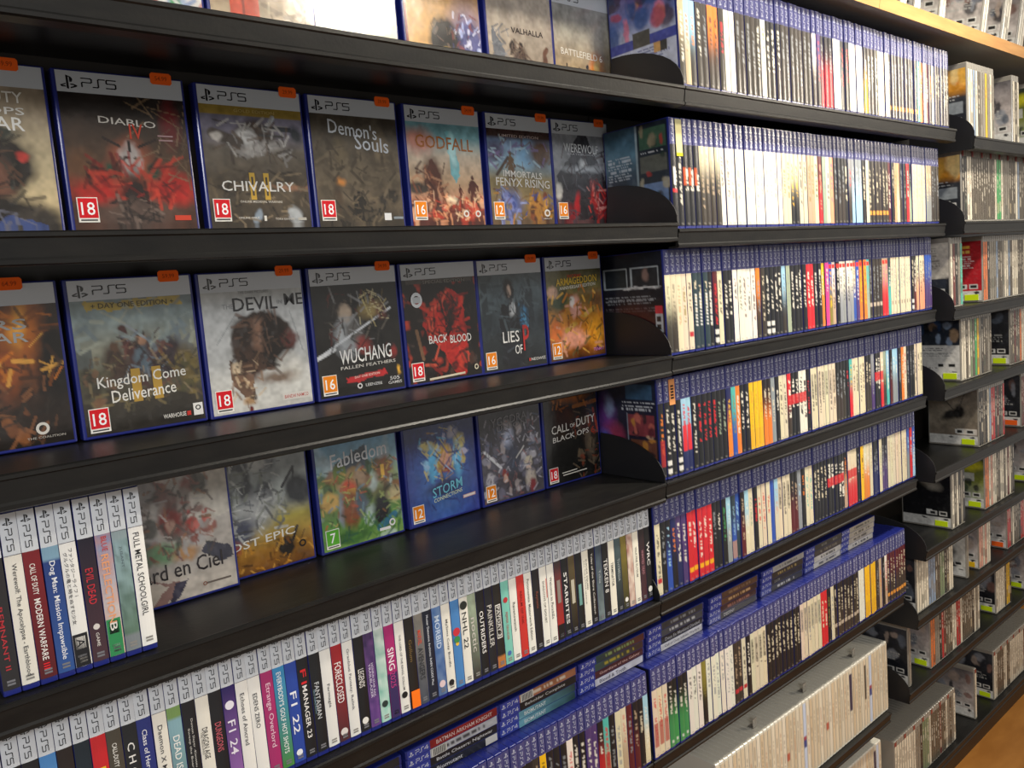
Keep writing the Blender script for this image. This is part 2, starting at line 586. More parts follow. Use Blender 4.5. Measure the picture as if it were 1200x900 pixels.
# ---- top shelf of the left bay (bright, cut off by the frame)
S['a1'] = ([('g', [(0, '#b9c6da'), (.6, '#a9bbd6'), (1, '#c9d3e0')]), ('N', 5, '#e9e4dc', .5, .9), ('q', 14, 0, .5, 1, 1, ['#2a4a9a', '#e8e4e0', '#b8452e', '#3f9c46'], .09), ('b', .55, .97, .12, .07, '#2c3f9a', .2), ('b', .9, .97, .1, .09, '#54b43a', .2)], [], None, None)
S['a2'] = ([('g', [(0, '#8c7c66'), (.5, '#a58f74'), (1, '#c7b79c')]), ('n', 5, .4), ('b', .75, .9, .28, .16, '#8a7355', .3), ('r', .18, .4, .45, 1, '#c9482c'), ('r', .29, .4, .32, 1, '#8a2a1c'), ('s', .55, .86, .75, .98, .03, '#efe2c8')], [], None, None)
S['a3'] = ([('g', [(0, '#f4efe4'), (.6, '#f2e6c2'), (1, '#e9e2d2')]), ('b', .35, .85, .25, .12, '#e9d68a', .5), ('b', .72, .85, .22, .1, '#b8aca0', .5), ('n', 4, .12)], [], None, None)  # white lamp glare is painted into the cream cover colours
S['a4'] = ([('g', [(0, '#9f7d58'), (.7, '#d8a96a'), (1, '#c9a36c')]), ('b', .82, .75, .3, .4, '#5a5b8e', .4), ('q', 22, .62, .5, 1, 1, ['#343a6a', '#a9b4e0', '#7a3a3a', '#d8d8ee'], .035), ('b', .5, .66, .2, .2, '#1d1a1c', .2), ('s', .38, .6, .44, .93, .05, '#1d1a1c'), ('b', .52, .76, .08, .075, '#d8b558', .15), ('s', .5, .9, .82, .74, .018, '#c8ef9c'), ('s', .12, .97, .34, .84, .03, '#c8202c'), ('s', .36, .84, .46, .98, .016, '#e9cf5a'), ('r', 0, 0, .03, 1, '#7a1f28')], [], None, None)
S['a5'] = ([('g', [(0, '#b5aca2'), (.6, '#a99b8b'), (1, '#a08a74')]), ('n', 6, .25), ('P', [(.06, .45), (.22, .62), (.26, .82), (.06, .82)], '#6b6d74'), ('b', .86, .72, .035, .12, '#6a4a3a', .2), ('s', .86, .62, .9, .58, .03, '#6a4a3a'), ('b', .86, .9, .2, .14, '#6b4c3c', .3), ('f', .48, 1.02, .5, '#3d2c26'), ('b', .48, .74, .12, .14, '#3d2c26', .2), ('b', .35, .6, .03, .06, '#2d2422', .2)], [('VALHALLA', .6, .455, .5, .05, '#3a2c28')], None, None)
S['a6'] = ([('g', [(0, '#8f9498'), (.4, '#a8a294'), (.75, '#b59a72'), (1, '#8d7a60')]), ('n', 6, .3), ('b', .72, .7, .12, .14, '#f08a2c', .5), ('b', .73, .66, .05, .07, '#ffd988', .5), ('b', .86, .66, .14, .2, '#3a3836', .5, 0, .6), ('f', .2, .88, .22, '#3c332a'), ('f', .33, .92, .2, '#3c332a'), ('f', .55, .98, .34, '#37322e'), ('f', .93, 1.02, .24, '#2c2622'), ('b', .25, .96, .2, .05, '#d8c9a8', .4)], [('BATTLEFIELD 6', .46, .555, .72, .062, '#ece6da', -.004)], None, None)
# ---- second shelf
S['b0'] = ([('g', [(0, '#8d8072'), (.3, '#a09078'), (.6, '#cdbb94'), (1, '#c9b48a')]), ('n', 5, .18), ('b', .45, .62, .42, .24, '#2e2823', .12), ('b', .40, .42, .38, .05, '#3d4038', .2), ('b', .52, .72, .17, .15, '#7c5341', .3), ('b', .40, .75, .2, .12, '#5d3a2c', .3), ('s', .74, .6, .72, .74, .014, '#24201c'), ('b', .78, .56, .05, .035, '#c9433a', .3), ('b', .5, 1.02, .55, .2, '#231e1a', .15), ('b', .8, .95, .17, .07, '#3a342e', .3), ('P', [(.5, 1), (.62, .93), (.9, .98), (.9, 1)], '#39497c')],
            [('CALL OF DUTY', .44, .2, .8, .07, '#e9e6de'), ('BLACK OPS', .44, .285, .8, .045, '#e9e6de'), ('COLD WAR', .40, .365, .86, .085, '#f1eee6')], None, (.66, '49.99'))
S['b1'] = ([('g', [(0, '#1f1a18'), (.25, '#2b2420'), (.6, '#5a4230'), (1, '#4a2c20')]), ('n', 5, .35), ('b', .26, .73, .26, .12, '#b3241c', .3, -14), ('b', .78, .73, .26, .12, '#b3241c', .3, 14), ('b', .1, .62, .12, .1, '#6e4a30', .5), ('b', .5, .62, .16, .17, '#a8583c', .5), ('b', .5, .565, .085, .115, '#b7aca6', .25), ('s', .42, .47, .30, .42, .012, '#2a1c18'), ('s', .58, .47, .72, .42, .012, '#2a1c18'), ('s', .5, .5, .5, .44, .012, '#1d1614'), ('b', .465, .55, .022, .01, '#3a2a26', .3), ('b', .535, .55, .022, .01, '#3a2a26', .3), ('b', .5, .61, .03, .008, '#7a2c28', .4), ('b', .5, .86, .12, .2, '#241a18', .3), ('b', .5, .93, .3, .09, '#5c4a42', .5), ('b', .34, .63, .06, .05, '#2f4a38', .4), ('b', .67, .64, .06, .05, '#2f4a38', .4), ('b', .86, .3, .07, .14, '#6a1518', .6)],
            [('DIABLO', .51, .300, .46, .045, '#cfc9bf', -.003), ('IV', .57, .37, .11, .10, '#c23a20'), ('#r', .81, .39, .13, .010, '#a88'), ('#r', .81, .42, .12, .010, '#a88'), ('INTERNET', .1, .835, .14, .014, '#e8e0d4'), ('REQUIRED', .1, .852, .14, .014, '#e8e0d4'), ('#r', .88, .955, .14, .035, '#d4432a')], '18', (.74, '54.99'))
S['b2'] = ([('g', [(0, '#6a6a78'), (.3, '#777282'), (.45, '#6b6256'), (.7, '#54493a'), (1, '#3c342a')]), ('n', 7, .4), ('r', 0, .13, 1, .205, '#98803a'), ('b', .5, .36, .2, .12, '#42352c', .25), ('b', .42, .36, .1, .06, '#c3c1bd', .3, 20), ('s', .1, .34, .34, .40, .05, '#4c433c'), ('b', .13, .36, .05, .04, '#bdb6ad', .3), ('b', .55, .44, .22, .045, '#a9a49e', .4, -12), ('s', .62, .3, .7, .2, .02, '#b9c0c8'), ('b', .93, .32, .07, .06, '#2c3138', .4), ('r', .55, .27, .88, .30, '#33363c'), ('r', .55, .33, .8, .345, '#3c3a3a'), ('b', .85, .72, .2, .02, '#a2765a', .4), ('b', .45, .95, .05, .05, '#8a97a5', .2, 30), ('b', .84, .94, .07, .07, '#a9adb0', .3, -30)],
            [('#r', .43, .72, .055, .2, '#c9a23c'), ('#r', .57, .72, .055, .2, '#c9a23c'), ('#r', .43, .72, .02, .14, '#4c4234'), ('#r', .57, .72, .02, .14, '#4c4234'), ('#r', .43, .72, .07, .02, '#c9a23c'), ('#r', .57, .72, .07, .02, '#c9a23c'), ('CHIVALRY', .49, .72, .72, .075, '#e9e6e0'), ('ONLINE MEDIEVAL WARFARE', .5, .835, .42, .016, '#d8d2c6'), ('GOLD EDITION', .52, .168, .4, .022, '#c0ab68'), ('ONLINE ONLY', .36, .955, .2, .014, '#e8e4dc'), ('#r', .52, .96, .025, .04, '#e8e4dc'), ('TORN BANNER', .72, .965, .2, .018, '#cfcac0'), ('#r', .9, .965, .09, .022, '#bdb9b0')], '18', (.79, '29.99'))
S['b3'] = ([('g', [(0, '#3d372f'), (.3, '#50483c'), (.6, '#6f624f'), (.85, '#5a4f40'), (1, '#3a332a')]), ('n', 6, .5), ('b', .3, .45, .07, .1, '#75674f', .6), ('b', .78, .4, .08, .12, '#7e6e56', .6), ('b', .28, .66, .05, .03, '#e0954a', .5), ('b', .24, .8, .04, .12, '#4a3c2e', .4), ('f', .48, .97, .26, '#231f1c'), ('b', .43, .84, .035, .07, '#1c1a18', .2), ('b', .77, .8, .06, .05, '#332e28', .3), ('b', .9, .78, .07, .05, '#2f2a24', .3), ('s', .2, .97, .14, .7, .008, '#4c4438')],
            [('Demon\'s', .47, .225, .56, .115, '#c9cdd2', -.006), ('Souls', .68, .34, .4, .12, '#c9cdd2', -.004), ('#r', .8, .95, .085, .06, '#e8e8ea'), ('#r', .93, .96, .12, .02, '#8d97a0')], '18', (.76, '39.99'))
S['b4'] = ([('g', [(0, '#6f9fae'), (.25, '#7fb0b8'), (.42, '#c9b9a4'), (.65, '#d9b48e'), (.85, '#8c4432'), (1, '#4d2620')]), ('n', 5, .25), ('b', .15, .3, .2, .1, '#c98a78', .5), ('P', [(.52, .2), (.64, .2), (.68, .58), (.62, .66), (.56, .58)], '#7fc0c8'), ('b', .6, .36, .05, .14, '#b9e4e4', .4), ('f', .3, .92, .5, '#4a2820'), ('b', .3, .6, .12, .16, '#5c3428', .3), ('s', .3, .6, .5, .85, .02, '#7a4a34'), ('f', .86, .84, .28, '#5a2c24'), ('f', .68, .8, .14, '#5a2c24'), ('b', .1, .7, .14, .05, '#4a4038', .3), ('q', 26, 0, .8, 1, 1, ['#c2402c', '#e8b088', '#3c1e1a', '#d8604a'], .05), ('b', .55, .8, .07, .03, '#ffe9c4', .6)],
            [('GODFALL', .5, .295, .78, .11, '#a8652c', -.003), ('#o', .73, .925, .08, .062, '#e9e4e0'), ('#o', .9, .925, .08, .062, '#e9e4e0')], '16', (.77, '24.99'))
S['b5'] = ([('g', [(0, '#3a2420'), (.2, '#44302c'), (.24, '#7c93b4'), (.45, '#8fb4c8'), (.6, '#9c8a5e'), (1, '#5f4a34')]), ('n', 5, .35), ('b', .6, .36, .14, .12, '#7aa8cc', .5), ('b', .85, .35, .2, .14, '#5d4435', .4), ('f', .34, .62, .3, '#6a5238'), ('s', .3, .4, .12, .56, .02, '#4c3a2c'), ('b', .1, .35, .14, .1, '#4c4a6a', .5), ('b', .3, .82, .16, .12, '#4a5fa0', .5), ('q', 16, .1, .72, .45, 1, ['#7a83c0', '#3a4480', '#8a7a5c'], .05), ('b', .72, .88, .14, .15, '#b07a34', .3), ('b', .72, .78, .05, .05, '#5a3018', .2), ('q', 12, .6, .7, 1, 1, ['#c9912f', '#7c3a20', '#4a2c20'], .045)],
            [('LIMITED EDITION', .5, .195, .62, .026, '#c9b4ae'), ('IMMORTALS', .52, .545, .62, .062, '#f3efe8', -.003), ('FENYX RISING', .52, .625, .86, .078, '#f3efe8', -.003), ('#o', .88, .92, .1, .072, '#e9e4e0'), ('UBISOFT', .88, .975, .14, .014, '#e9e4e0')], '12', (.78, '19.99'))
S['b6'] = ([('g', [(0, '#9a9ca2'), (.4, '#8d9096'), (.7, '#6c6668'), (1, '#5a3a3c')]), ('P', [(.45, .13), (.62, .13), (.78, .4), (.95, .62), (.9, 1), (.12, 1), (.05, .55), (.3, .35)], '#2c2a2f', .9), ('n', 6, .4), ('b', .5, .48, .3, .03, '#b9bfc6', .7), ('b', .52, .42, .06, .04, '#c9cdd0', .5), ('b', .72, .8, .07, .18, '#c8282c', .35, -12), ('b', .7, .72, .03, .1, '#ef8a80', .4, -12), ('b', .36, .85, .05, .14, '#a8242a', .4, 10), ('b', .9, .85, .09, .12, '#9c2228', .5), ('b', .06, .7, .06, .08, '#d8d4cc', .3), ('b', .2, .92, .1, .08, '#8a2228', .5)],
            [('WEREWOLF', .5, .265, .62, .088, '#dcdee0', -.002), ('EARTHBLOOD', .5, .33, .5, .02, '#b8bac0')], '16', (.76, '14.99'))
# ---- third shelf
S['c0'] = ([('g', [(0, '#2f2620'), (.3, '#4a3222'), (.6, '#35241b'), (1, '#17120f')]), ('n', 6, .5), ('b', .72, .3, .13, .22, '#b9671f', .5, 14), ('b', .7, .25, .05, .16, '#e8a03a', .5, 12), ('b', .55, .5, .2, .16, '#8c4a20', .6), ('b', .3, .55, .25, .16, '#b0562c', .6), ('f', .35, 1.0, .5, '#1f1814'), ('b', .4, .68, .16, .12, '#4a3226', .4), ('s', .3, .72, .5, .64, .03, '#2a2420'), ('q', 18, .2, .6, .8, .95, ['#6b4128', '#2a1b14', '#8a5530'], .04), ('b', .95, .5, .12, .3, '#14100e', .4)],
            [('GEARS', .4, .245, .74, .065, '#a8a6a2'), ('OF WAR', .4, .325, .74, .065, '#a8a6a2'), ('#o', .78, .9, .1, .078, '#d8d4cc'), ('THE COALITION', .8, .955, .28, .014, '#b9b5ac')], '18', (.60, '64.99'))
S['c1'] = ([('g', [(0, '#6f7f84'), (.25, '#7e8c8c'), (.45, '#8f8f7e'), (.6, '#5d5a48'), (.8, '#3a352c'), (1, '#2a2622')]), ('n', 6, .3), ('P', [(.12, .14), (.9, .14), (.9, .195), (.12, .2)], '#b39a3c'), ('P', [(.72, .5), (.76, .36), (.8, .46), (.83, .3), (.88, .44), (.95, .4), (.97, .55)], '#6c7274'), ('r', .0, .44, .12, .56, '#5f6460'), ('b', .3, .56, .09, .14, '#4c3a30', .3), ('b', .3, .44, .035, .035, '#5c4434', .2), ('s', .28, .56, .12, .66, .012, '#7a6c54'), ('b', .52, .56, .14, .18, '#4a2f2c', .25), ('b', .51, .54, .07, .1, '#5b6a74', .3), ('b', .52, .4, .045, .05, '#a67c60', .2), ('b', .52, .37, .048, .022, '#2c221c', .2), ('s', .42, .48, .38, .33, .035, '#4a2c28'), ('s', .38, .28, .74, .52, .01, '#8d9296'), ('b', .74, .54, .13, .13, '#3c3034', .3), ('s', .66, .48, .8, .66, .014, '#7d6438'), ('b', .9, .62, .09, .14, '#6a5a34', .35), ('q', 20, .02, .6, .25, .8, ['#54503f', '#7a5a42', '#3a352c'], .04), ('q', 10, .78, .55, 1, .8, ['#4d4a30', '#7a6a3a'], .04)],
            [('+ DAY ONE EDITION +', .5, .168, .68, .034, '#3a3218', .0), ('II', .53, .705, .25, .22, '#b8923a'), ('Kingdom Come', .5, .675, .74, .095, '#e9e6de', .003), ('Deliverance', .5, .765, .54, .08, '#e9e6de', .003), ('WARHORSE', .73, .945, .2, .03, '#f0ede6'), ('#r', .855, .945, .035, .03, '#c8342c'), ('#r', .94, .925, .085, .085, '#eeece8'), ('#o', .94, .915, .05, .035, '#2a2a2a')], '18', (.73, '59.99'))
S['c2'] = ([('g', [(0, '#b5b8b8'), (.5, '#c3c4c2'), (1, '#cfcec8')]), ('n', 4, .08), ('s', .1, .5, .3, .3, .006, '#9fa2a2'), ('s', .85, .3, .95, .6, .006, '#9fa2a2'), ('b', .55, .5, .31, .215, '#33261f', .06), ('b', .4, .58, .16, .2, '#4a352a', .2), ('b', .52, .46, .1, .12, '#8c6853', .25), ('b', .36, .44, .1, .12, '#2c201a', .4), ('b', .66, .5, .13, .2, '#1f1612', .2), ('b', .82, .5, .08, .06, '#5c2c26', .3), ('b', .55, .44, .012, .01, '#1a1412', .2), ('P', [(.2, .62), (.3, .68), (.42, .74), (.4, .84), (.42, .95), (.32, .9), (.22, .8)], '#6c5140'), ('b', .27, .68, .045, .04, '#d9c4a4', .3), ('b', .36, .93, .06, .03, '#b8946c', .4), ('b', .35, .99, .02, .02, '#6a1f1c', .3), ('b', .8, .7, .12, .1, '#cfcdc6', .3), ('b', .66, .78, .18, .04, '#7c6a5c', .6)],
            [('THE', .24, .235, .11, .034, '#8d8f90'), ('DEVIL', .51, .225, .44, .095, '#26262a'), ('IN', .755, .225, .05, .028, '#8d8f90'), ('ME', .9, .21, .19, .085, '#26262a'), ('THE DARK PICTURES', .5, .14, .3, .02, '#8b8d8e'), ('#r', .83, .935, .29, .052, '#d8d4ce'), ('BANDAI NAMCO', .83, .935, .25, .026, '#b9342c')], '18', (.74, '29.99'))
S['c3'] = ([('g', [(0, '#1c1d1e'), (.5, '#23211f'), (1, '#161514')]), ('n', 6, .5), ('b', .3, .28, .13, .13, '#2a2724', .3), ('b', .36, .36, .07, .08, '#a3917e', .3), ('b', .36, .55, .13, .14, '#a9adb0', .4), ('b', .45, .5, .1, .1, '#5c5a58', .4), ('b', .66, .34, .13, .07, '#8f7c4e', .4, -20), ('s', .56, .22, .64, .38, .01, '#a89a68'), ('s', .6, .2, .66, .36, .01, '#a89a68'), ('s', .02, .68, .9, .34, .012, '#c9ccd0'), ('s', .0, .69, .2, .63, .02, '#dfe2e4'), ('b', .78, .36, .06, .06, '#6c3c30', .4), ('b', .55, .62, .09, .07, '#933a34', .5), ('b', .9, .7, .04, .05, '#8a2a26', .4), ('P', [(.3, .86), (.78, .83), (.79, .88), (.3, .91)], '#b8262a'), ('b', .94, .85, .02, .03, '#e8b03c', .5)],
            [('WUCHANG', .56, .70, .62, .115, '#e9e8e6', .003), ('FALLEN FEATHERS', .58, .785, .66, .026, '#c9c6c0', .002), ('DAY ONE EDITION', .55, .868, .3, .018, '#f0d8d0', .002), ('LEENZEE', .62, .94, .2, .022, '#e0e0e0'), ('#o', .45, .94, .06, .045, '#e0e0e0'), ('505', .88, .915, .12, .03, '#d8d8d8'), ('GAMES', .88, .95, .17, .024, '#d8d8d8')], '16', (.76, '34.99'))
S['c4'] = ([('g', [(0, '#191413'), (.5, '#1e1614'), (1, '#110e0e')]), ('n', 5, .4), ('P', [(.62, .22), (.8, .3), (.84, .6), (.78, .98), (.64, .98), (.5, .78), (.3, .64), (.22, .5)], '#b3231c'), ('N', 9, '#d8452e', .62, .6), ('b', .6, .42, .1, .08, '#2a1210', .4), ('f', .58, .62, .24, '#1c100e'), ('q', 14, .45, .3, .75, .6, ['#3a1612', '#7c1d18'], .04), ('b', .92, .55, .1, .4, '#151010', .3), ('b', .12, .62, .08, .3, '#1c1614', .3), ('s', .14, .56, .2, .8, .02, '#7a5a40'), ('q', 10, 0, .8, 1, .95, ['#1a1210', '#4a2c22'], .05), ('r', .05, .135, .95, .17, '#4d4640')],
            [('SPECIAL EDITION', .56, .155, .58, .026, '#8f8a82'), ('BACK', .42, .645, .26, .07, '#f1efe9'), ('4', .575, .655, .1, .13, '#b3231c'), ('BLOOD', .73, .66, .3, .07, '#f1efe9'), ('#o', .17, .3, .15, .13, '#c9ccce'), ('#r', .17, .3, .1, .05, '#aeb2b4'), ('#r', .5, .98, .5, .018, '#d8cfb8', .002), ('#o', .92, .93, .06, .05, '#d8cfb8')], '18', None)
S['c5'] = ([('g', [(0, '#3b474c'), (.35, '#4d5a60'), (.6, '#333c42'), (1, '#1f2224')]), ('n', 6, .4), ('r', .03, .2, .12, .6, '#2f383d'), ('P', [(.7, .6), (.74, .22), (.78, .15), (.82, .24), (.86, .6)], '#2f383e'), ('b', .45, .26, .09, .1, '#1e1a1a', .2), ('b', .46, .28, .045, .055, '#b9a090', .2), ('P', [(.32, .4), (.6, .4), (.68, .8), (.62, 1), (.3, 1), (.28, .7)], '#1c1e24'), ('b', .5, .45, .05, .08, '#c3c6c8', .3), ('b', .66, .52, .07, .1, '#3b7ca8', .4), ('s', .62, .42, .72, .62, .02, '#5aa4cc'), ('b', .15, .85, .14, .12, '#22282c', .4)],
            [('LIES', .44, .705, .26, .105, '#eceae6'), ('OF', .55, .83, .12, .085, '#eceae6'), ('P', .68, .73, .1, .24, '#c22a26'), ('NEOWIZ', .86, .94, .24, .028, '#e8e6e2'), ('#r', .715, .94, .03, .03, '#c23a34')], '16', (.75, '19.99'))
S['c6'] = ([('g', [(0, '#4a4a30'), (.3, '#6a6238'), (.55, '#a5702c'), (.8, '#b86a20'), (1, '#5a3418')]), ('n', 5, .5), ('b', .2, .42, .18, .1, '#3f4a34', .4), ('b', .1, .34, .09, .06, '#c9a088', .3), ('b', .5, .5, .1, .12, '#d39a88', .25), ('b', .44, .44, .05, .05, '#d8cfc8', .3), ('b', .4, .8, .26, .1, '#e8a084', .3), ('s', .3, .72, .88, .5, .03, '#c9a24a'), ('b', .56, .63, .1, .05, '#b8752c', .3), ('b', .85, .75, .18, .14, '#e8a02c', .5), ('b', .12, .72, .1, .12, '#d8702a', .4), ('b', .9, .45, .12, .1, '#6c4a28', .5), ('b', .9, .93, .08, .03, '#4a1c48', .4)],
            [('WORMS', .5, .19, .26, .035, '#c9482c'), ('ARMAGEDDON', .54, .245, .74, .07, '#d8b03a', .004), ('ANNIVERSARY EDITION', .55, .305, .66, .032, '#d9d4c4', .004), ('TEAM17', .87, .94, .2, .03, '#d88ac8')], '12', (.78, '12.99'))
# ---- fourth shelf
S['d0'] = ([('g', [(0, '#b8b5ae'), (.6, '#b9b0a6'), (1, '#c3bbb0')]), ('P', [(.7, .0), (1, .0), (1, .45), (.6, .5)], '#c6bfb2'), ('n', 5, .15), ('q', 36, .05, .1, .8, .66, ['#5a4c48', '#8a4436', '#a9a4a0', '#4a4a42', '#7d5a52', '#9a8f86'], .07), ('b', .45, .42, .11, .1, '#7c2c26', .3), ('b', .45, .46, .04, .05, '#b08a78', .3), ('q', 9, .6, .38, .85, .5, ['#a83a34', '#c9695c'], .035), ('b', .35, .64, .14, .07, '#6f9a6c', .4), ('b', .55, .67, .12, .05, '#b88a5a', .4), ('P', [(.75, .62), (.95, .68), (1, .78), (.85, .8), (.7, .7)], '#3c3c4a'), ('P', [(0, .72), (.3, .84), (.5, .86), (.32, 1), (.2, 1), (.35, .88)], '#8c6f6a'), ('P', [(.42, .86), (.55, .86), (.42, 1), (.36, 1)], '#3f3d4e'), ('s', .66, .08, .96, .0, .01, '#a88c6c')],
            [('Guard en Ciel', .42, .78, .92, .115, '#2a2426', .002), ('#r', .82, .93, .24, .014, '#6c625c'), ('#o', .69, .93, .04, .03, '#8a5a4a')], None, None)
S['d1'] = ([('g', [(0, '#7c8286'), (.3, '#9aa09e'), (.5, '#8f9288'), (.62, '#a89a40'), (.85, '#a8762c'), (1, '#6b421e')]), ('n', 6, .35), ('q', 30, .05, .12, .65, .6, ['#4c4e54', '#6a6e74', '#b8b9b4', '#8a8f8c', '#35373c'], .08), ('b', .4, .55, .2, .14, '#a7a8a6', .4), ('s', .72, .38, .86, .24, .014, '#2a2c30'), ('s', .86, .24, .84, .38, .01, '#2a2c30'), ('b', .9, .42, .14, .13, '#2d3034', .25, -30), ('b', .1, .6, .1, .14, '#1f1e20', .3), ('b', .12, .74, .08, .06, '#d8a03a', .3), ('b', .2, .74, .05, .08, '#b8483a', .3), ('b', .25, .66, .14, .1, '#44485c', .4), ('b', .7, .85, .09, .09, '#2a2420', .2), ('s', .78, .82, .84, .72, .015, '#2a2420')],
            [('LOST EPIC', .42, .775, .78, .062, '#ece8dc', .006), ('#o', .88, .865, .08, .06, '#2c2420')], None, None)
S['d2'] = ([('g', [(0, '#3a82b4'), (.3, '#8fb9cc'), (.45, '#9db489'), (.6, '#6c6a44'), (.8, '#5f9448'), (1, '#79a050')]), ('N', 4, '#c9d8dc', .6, .6), ('P', [(.2, .45), (.24, .3), (.34, .26), (.46, .22), (.6, .18), (.64, .44)], '#4a5560'), ('q', 26, 0, .38, 1, .66, ['#6a7c3c', '#8c5a34', '#3f5a34', '#a88a5a', '#4c4434'], .07), ('b', .36, .52, .1, .08, '#c2553a', .3), ('r', .34, .53, .44, .62, '#d8a848'), ('b', .52, .44, .07, .09, '#a88c70', .3), ('b', .82, .42, .12, .12, '#8c5c40', .3), ('r', .78, .38, .82, .5, '#e0b04a'), ('b', .12, .6, .1, .07, '#caa45c', .3), ('b', .25, .7, .04, .12, '#8c96a0', .3), ('b', .38, .7, .12, .16, '#8a4f30', .3), ('b', .5, .68, .08, .1, '#54606c', .3), ('b', .75, .78, .11, .14, '#1f2228', .25), ('s', .7, .92, .9, .84, .04, '#3a7c98'), ('b', .95, .66, .12, .06, '#c9b98a', .4), ('b', .3, .93, .3, .06, '#3f6a34', .3)],
            [('Fabledom', .52, .275, .70, .12, '#e4e6ea', .006), ('#o', .86, .9, .08, .065, '#e8e8ea'), ('#r', .76, .94, .14, .025, '#e8e8ea')], '7', None)
S['d3'] = ([('g', [(0, '#1f2650'), (.5, '#2c3a80'), (1, '#35449a')]), ('n', 6, .2), ('b', .5, .66, .34, .34, '#3f6cb0', .6), ('q', 20, .2, .2, .85, .6, ['#d8c46a', '#c8b458', '#39639a', '#8fc4e4', '#c9c3d8'], .05), ('s', .3, .2, .44, .3, .02, '#3a4270'), ('s', .24, .26, .42, .32, .02, '#3a4270'), ('s', .5, .12, .5, .28, .02, '#3a4270'), ('b', .32, .32, .11, .05, '#cfc07a', .3, 20), ('b', .78, .34, .08, .08, '#cfc07a', .3), ('b', .68, .24, .07, .06, '#a9a4b4', .3), ('b', .55, .42, .11, .09, '#d8b04c', .3), ('b', .56, .47, .08, .08, '#d69c84', .25), ('b', .54, .56, .11, .04, '#8c2c34', .3), ('b', .36, .5, .05, .16, '#5cb0dc', .4), ('b', .74, .5, .06, .14, '#5cb0dc', .4), ('b', .52, .72, .24, .07, '#1f2c5c', .3)],
            [('STORM', .55, .755, .44, .09, '#6fc4dc', .008), ('CONNECTIONS', .55, .825, .42, .035, '#dfe9c4', .007), ('#r', .86, .855, .19, .03, '#d8a8a0', .001), ('#r', .86, .855, .17, .018, '#efe4e0', .001)], '12', None)
S['d4'] = ([('g', [(0, '#26252a'), (.3, '#34323a'), (1, '#4c4852')]), ('n', 7, .4), ('q', 60, .02, .25, .98, .95, ['#8c8a98', '#5c5a68', '#b8b4bc', '#3a3844', '#6e6c80', '#a89c9c'], .05), ('b', .45, .4, .08, .1, '#a9b0c8', .4), ('b', .5, .62, .1, .16, '#33384c', .3), ('b', .36, .76, .06, .05, '#8a2c28', .2), ('b', .36, .8, .04, .04, '#d0a898', .2), ('b', .76, .68, .06, .05, '#cfc4ac', .2), ('b', .76, .73, .04, .04, '#d8bcae', .2), ('b', .78, .85, .09, .09, '#c9bcb0', .3), ('b', .8, .92, .06, .06, '#7c2c34', .3), ('s', .06, .5, .3, .68, .018, '#cfd0d4'), ('s', .56, .62, .7, .52, .008, '#d8d4d0')],
            [('YGGDRA', .48, .24, .6, .08, '#7c7a80', .004), ('UNION', .52, .305, .5, .05, '#7c7a80', .004)], '12', None)
S['d5'] = ([('g', [(0, '#2a2320'), (.2, '#27231f'), (.6, '#1d1c1a'), (1, '#151413')]), ('n', 5, .45), ('b', .5, .14, .26, .05, '#a8601f', .6), ('s', .55, .24, .98, .22, .025, '#a8682c'), ('b', .8, .5, .12, .2, '#3c3028', .4), ('b', .83, .66, .09, .16, '#5c5044', .4), ('s', .92, .3, .99, .55, .02, '#8c3a26'), ('q', 10, .6, .4, .95, .85, ['#6a5c4a', '#2a211c', '#7c3c28'], .05)],
            [('CALL', .28, .445, .32, .085, '#d8d4cc', .002), ('OF', .505, .43, .09, .04, '#d8d4cc'), ('DUTY', .76, .415, .36, .085, '#d8d4cc', .003), ('BLACK OPS', .47, .545, .68, .055, '#d8d4cc', .005), ('6', .89, .52, .07, .07, '#a83a22'), ('#r', .4, .90, .28, .01, '#d8d4cc', .001), ('#r', .5, .925, .45, .01, '#d8d4cc', .001)], '18', None)

LB = {
    'a1': 'face-out case with blue and green cover at the left end of the top shelf',
    'a2': 'face-out case with beige cover and two red bars, on the top shelf',
    'a3': 'washed-out cream and white cover, face-out on the top shelf',
    'a4': 'face-out case with dark figure, green beam and violet sky, top shelf',
    'a5': 'face-out case with cloaked figure before a longship, grey-brown cover, top shelf',
    'a6': 'face-out case with soldiers and an orange explosion, beside the top divider',
    'b0': 'face-out case with helmeted soldier on beige, cut by the left edge, second shelf',
    'b1': 'face-out case with pale horned face and red wings, second shelf',
    'b2': 'face-out case with gold band and armoured knight, second shelf',
    'b3': 'dark brown misty face-out case with small lone knight, second shelf',
    'b4': 'face-out case with turquoise sword and fiery red ground, second shelf',
    'b5': 'face-out case with a blue sky, gold figures and orange 12 label, second shelf',
    'b6': 'grey face-out case with dark peak and red claws, beside the second-shelf divider',
    'c0': 'dark face-out case with orange flames, cut by the left edge, third shelf',
    'c1': 'face-out case with gold banner and three medieval fighters, third shelf',
    'c2': 'pale grey face-out case with a face inside a dark skull, third shelf',
    'c3': 'black face-out case with swordfighter, white brush lettering and red ribbon, third shelf',
    'c4': 'black face-out case with ragged red hand shape, no sticker, third shelf',
    'c5': 'slate-blue face-out case with young person in black coat, third shelf',
    'c6': 'green and orange cartoon face-out case, rightmost before the third-shelf divider',
    'd0': 'beige painted face-out case directly right of the upright white-topped cases, fourth shelf',
    'd1': 'grey and yellow painted face-out case with white lettering, fourth shelf',
    'd2': 'face-out case with village under blue sky and green 7 label, fourth shelf',
    'd3': 'royal blue face-out case with blond cartoon fighter shapes, fourth shelf',
    'd4': 'dark grey-violet face-out case crowded with tiny figures, fourth shelf',
    'd5': 'near-black face-out case with small 18 label beside the fourth-shelf divider',
}
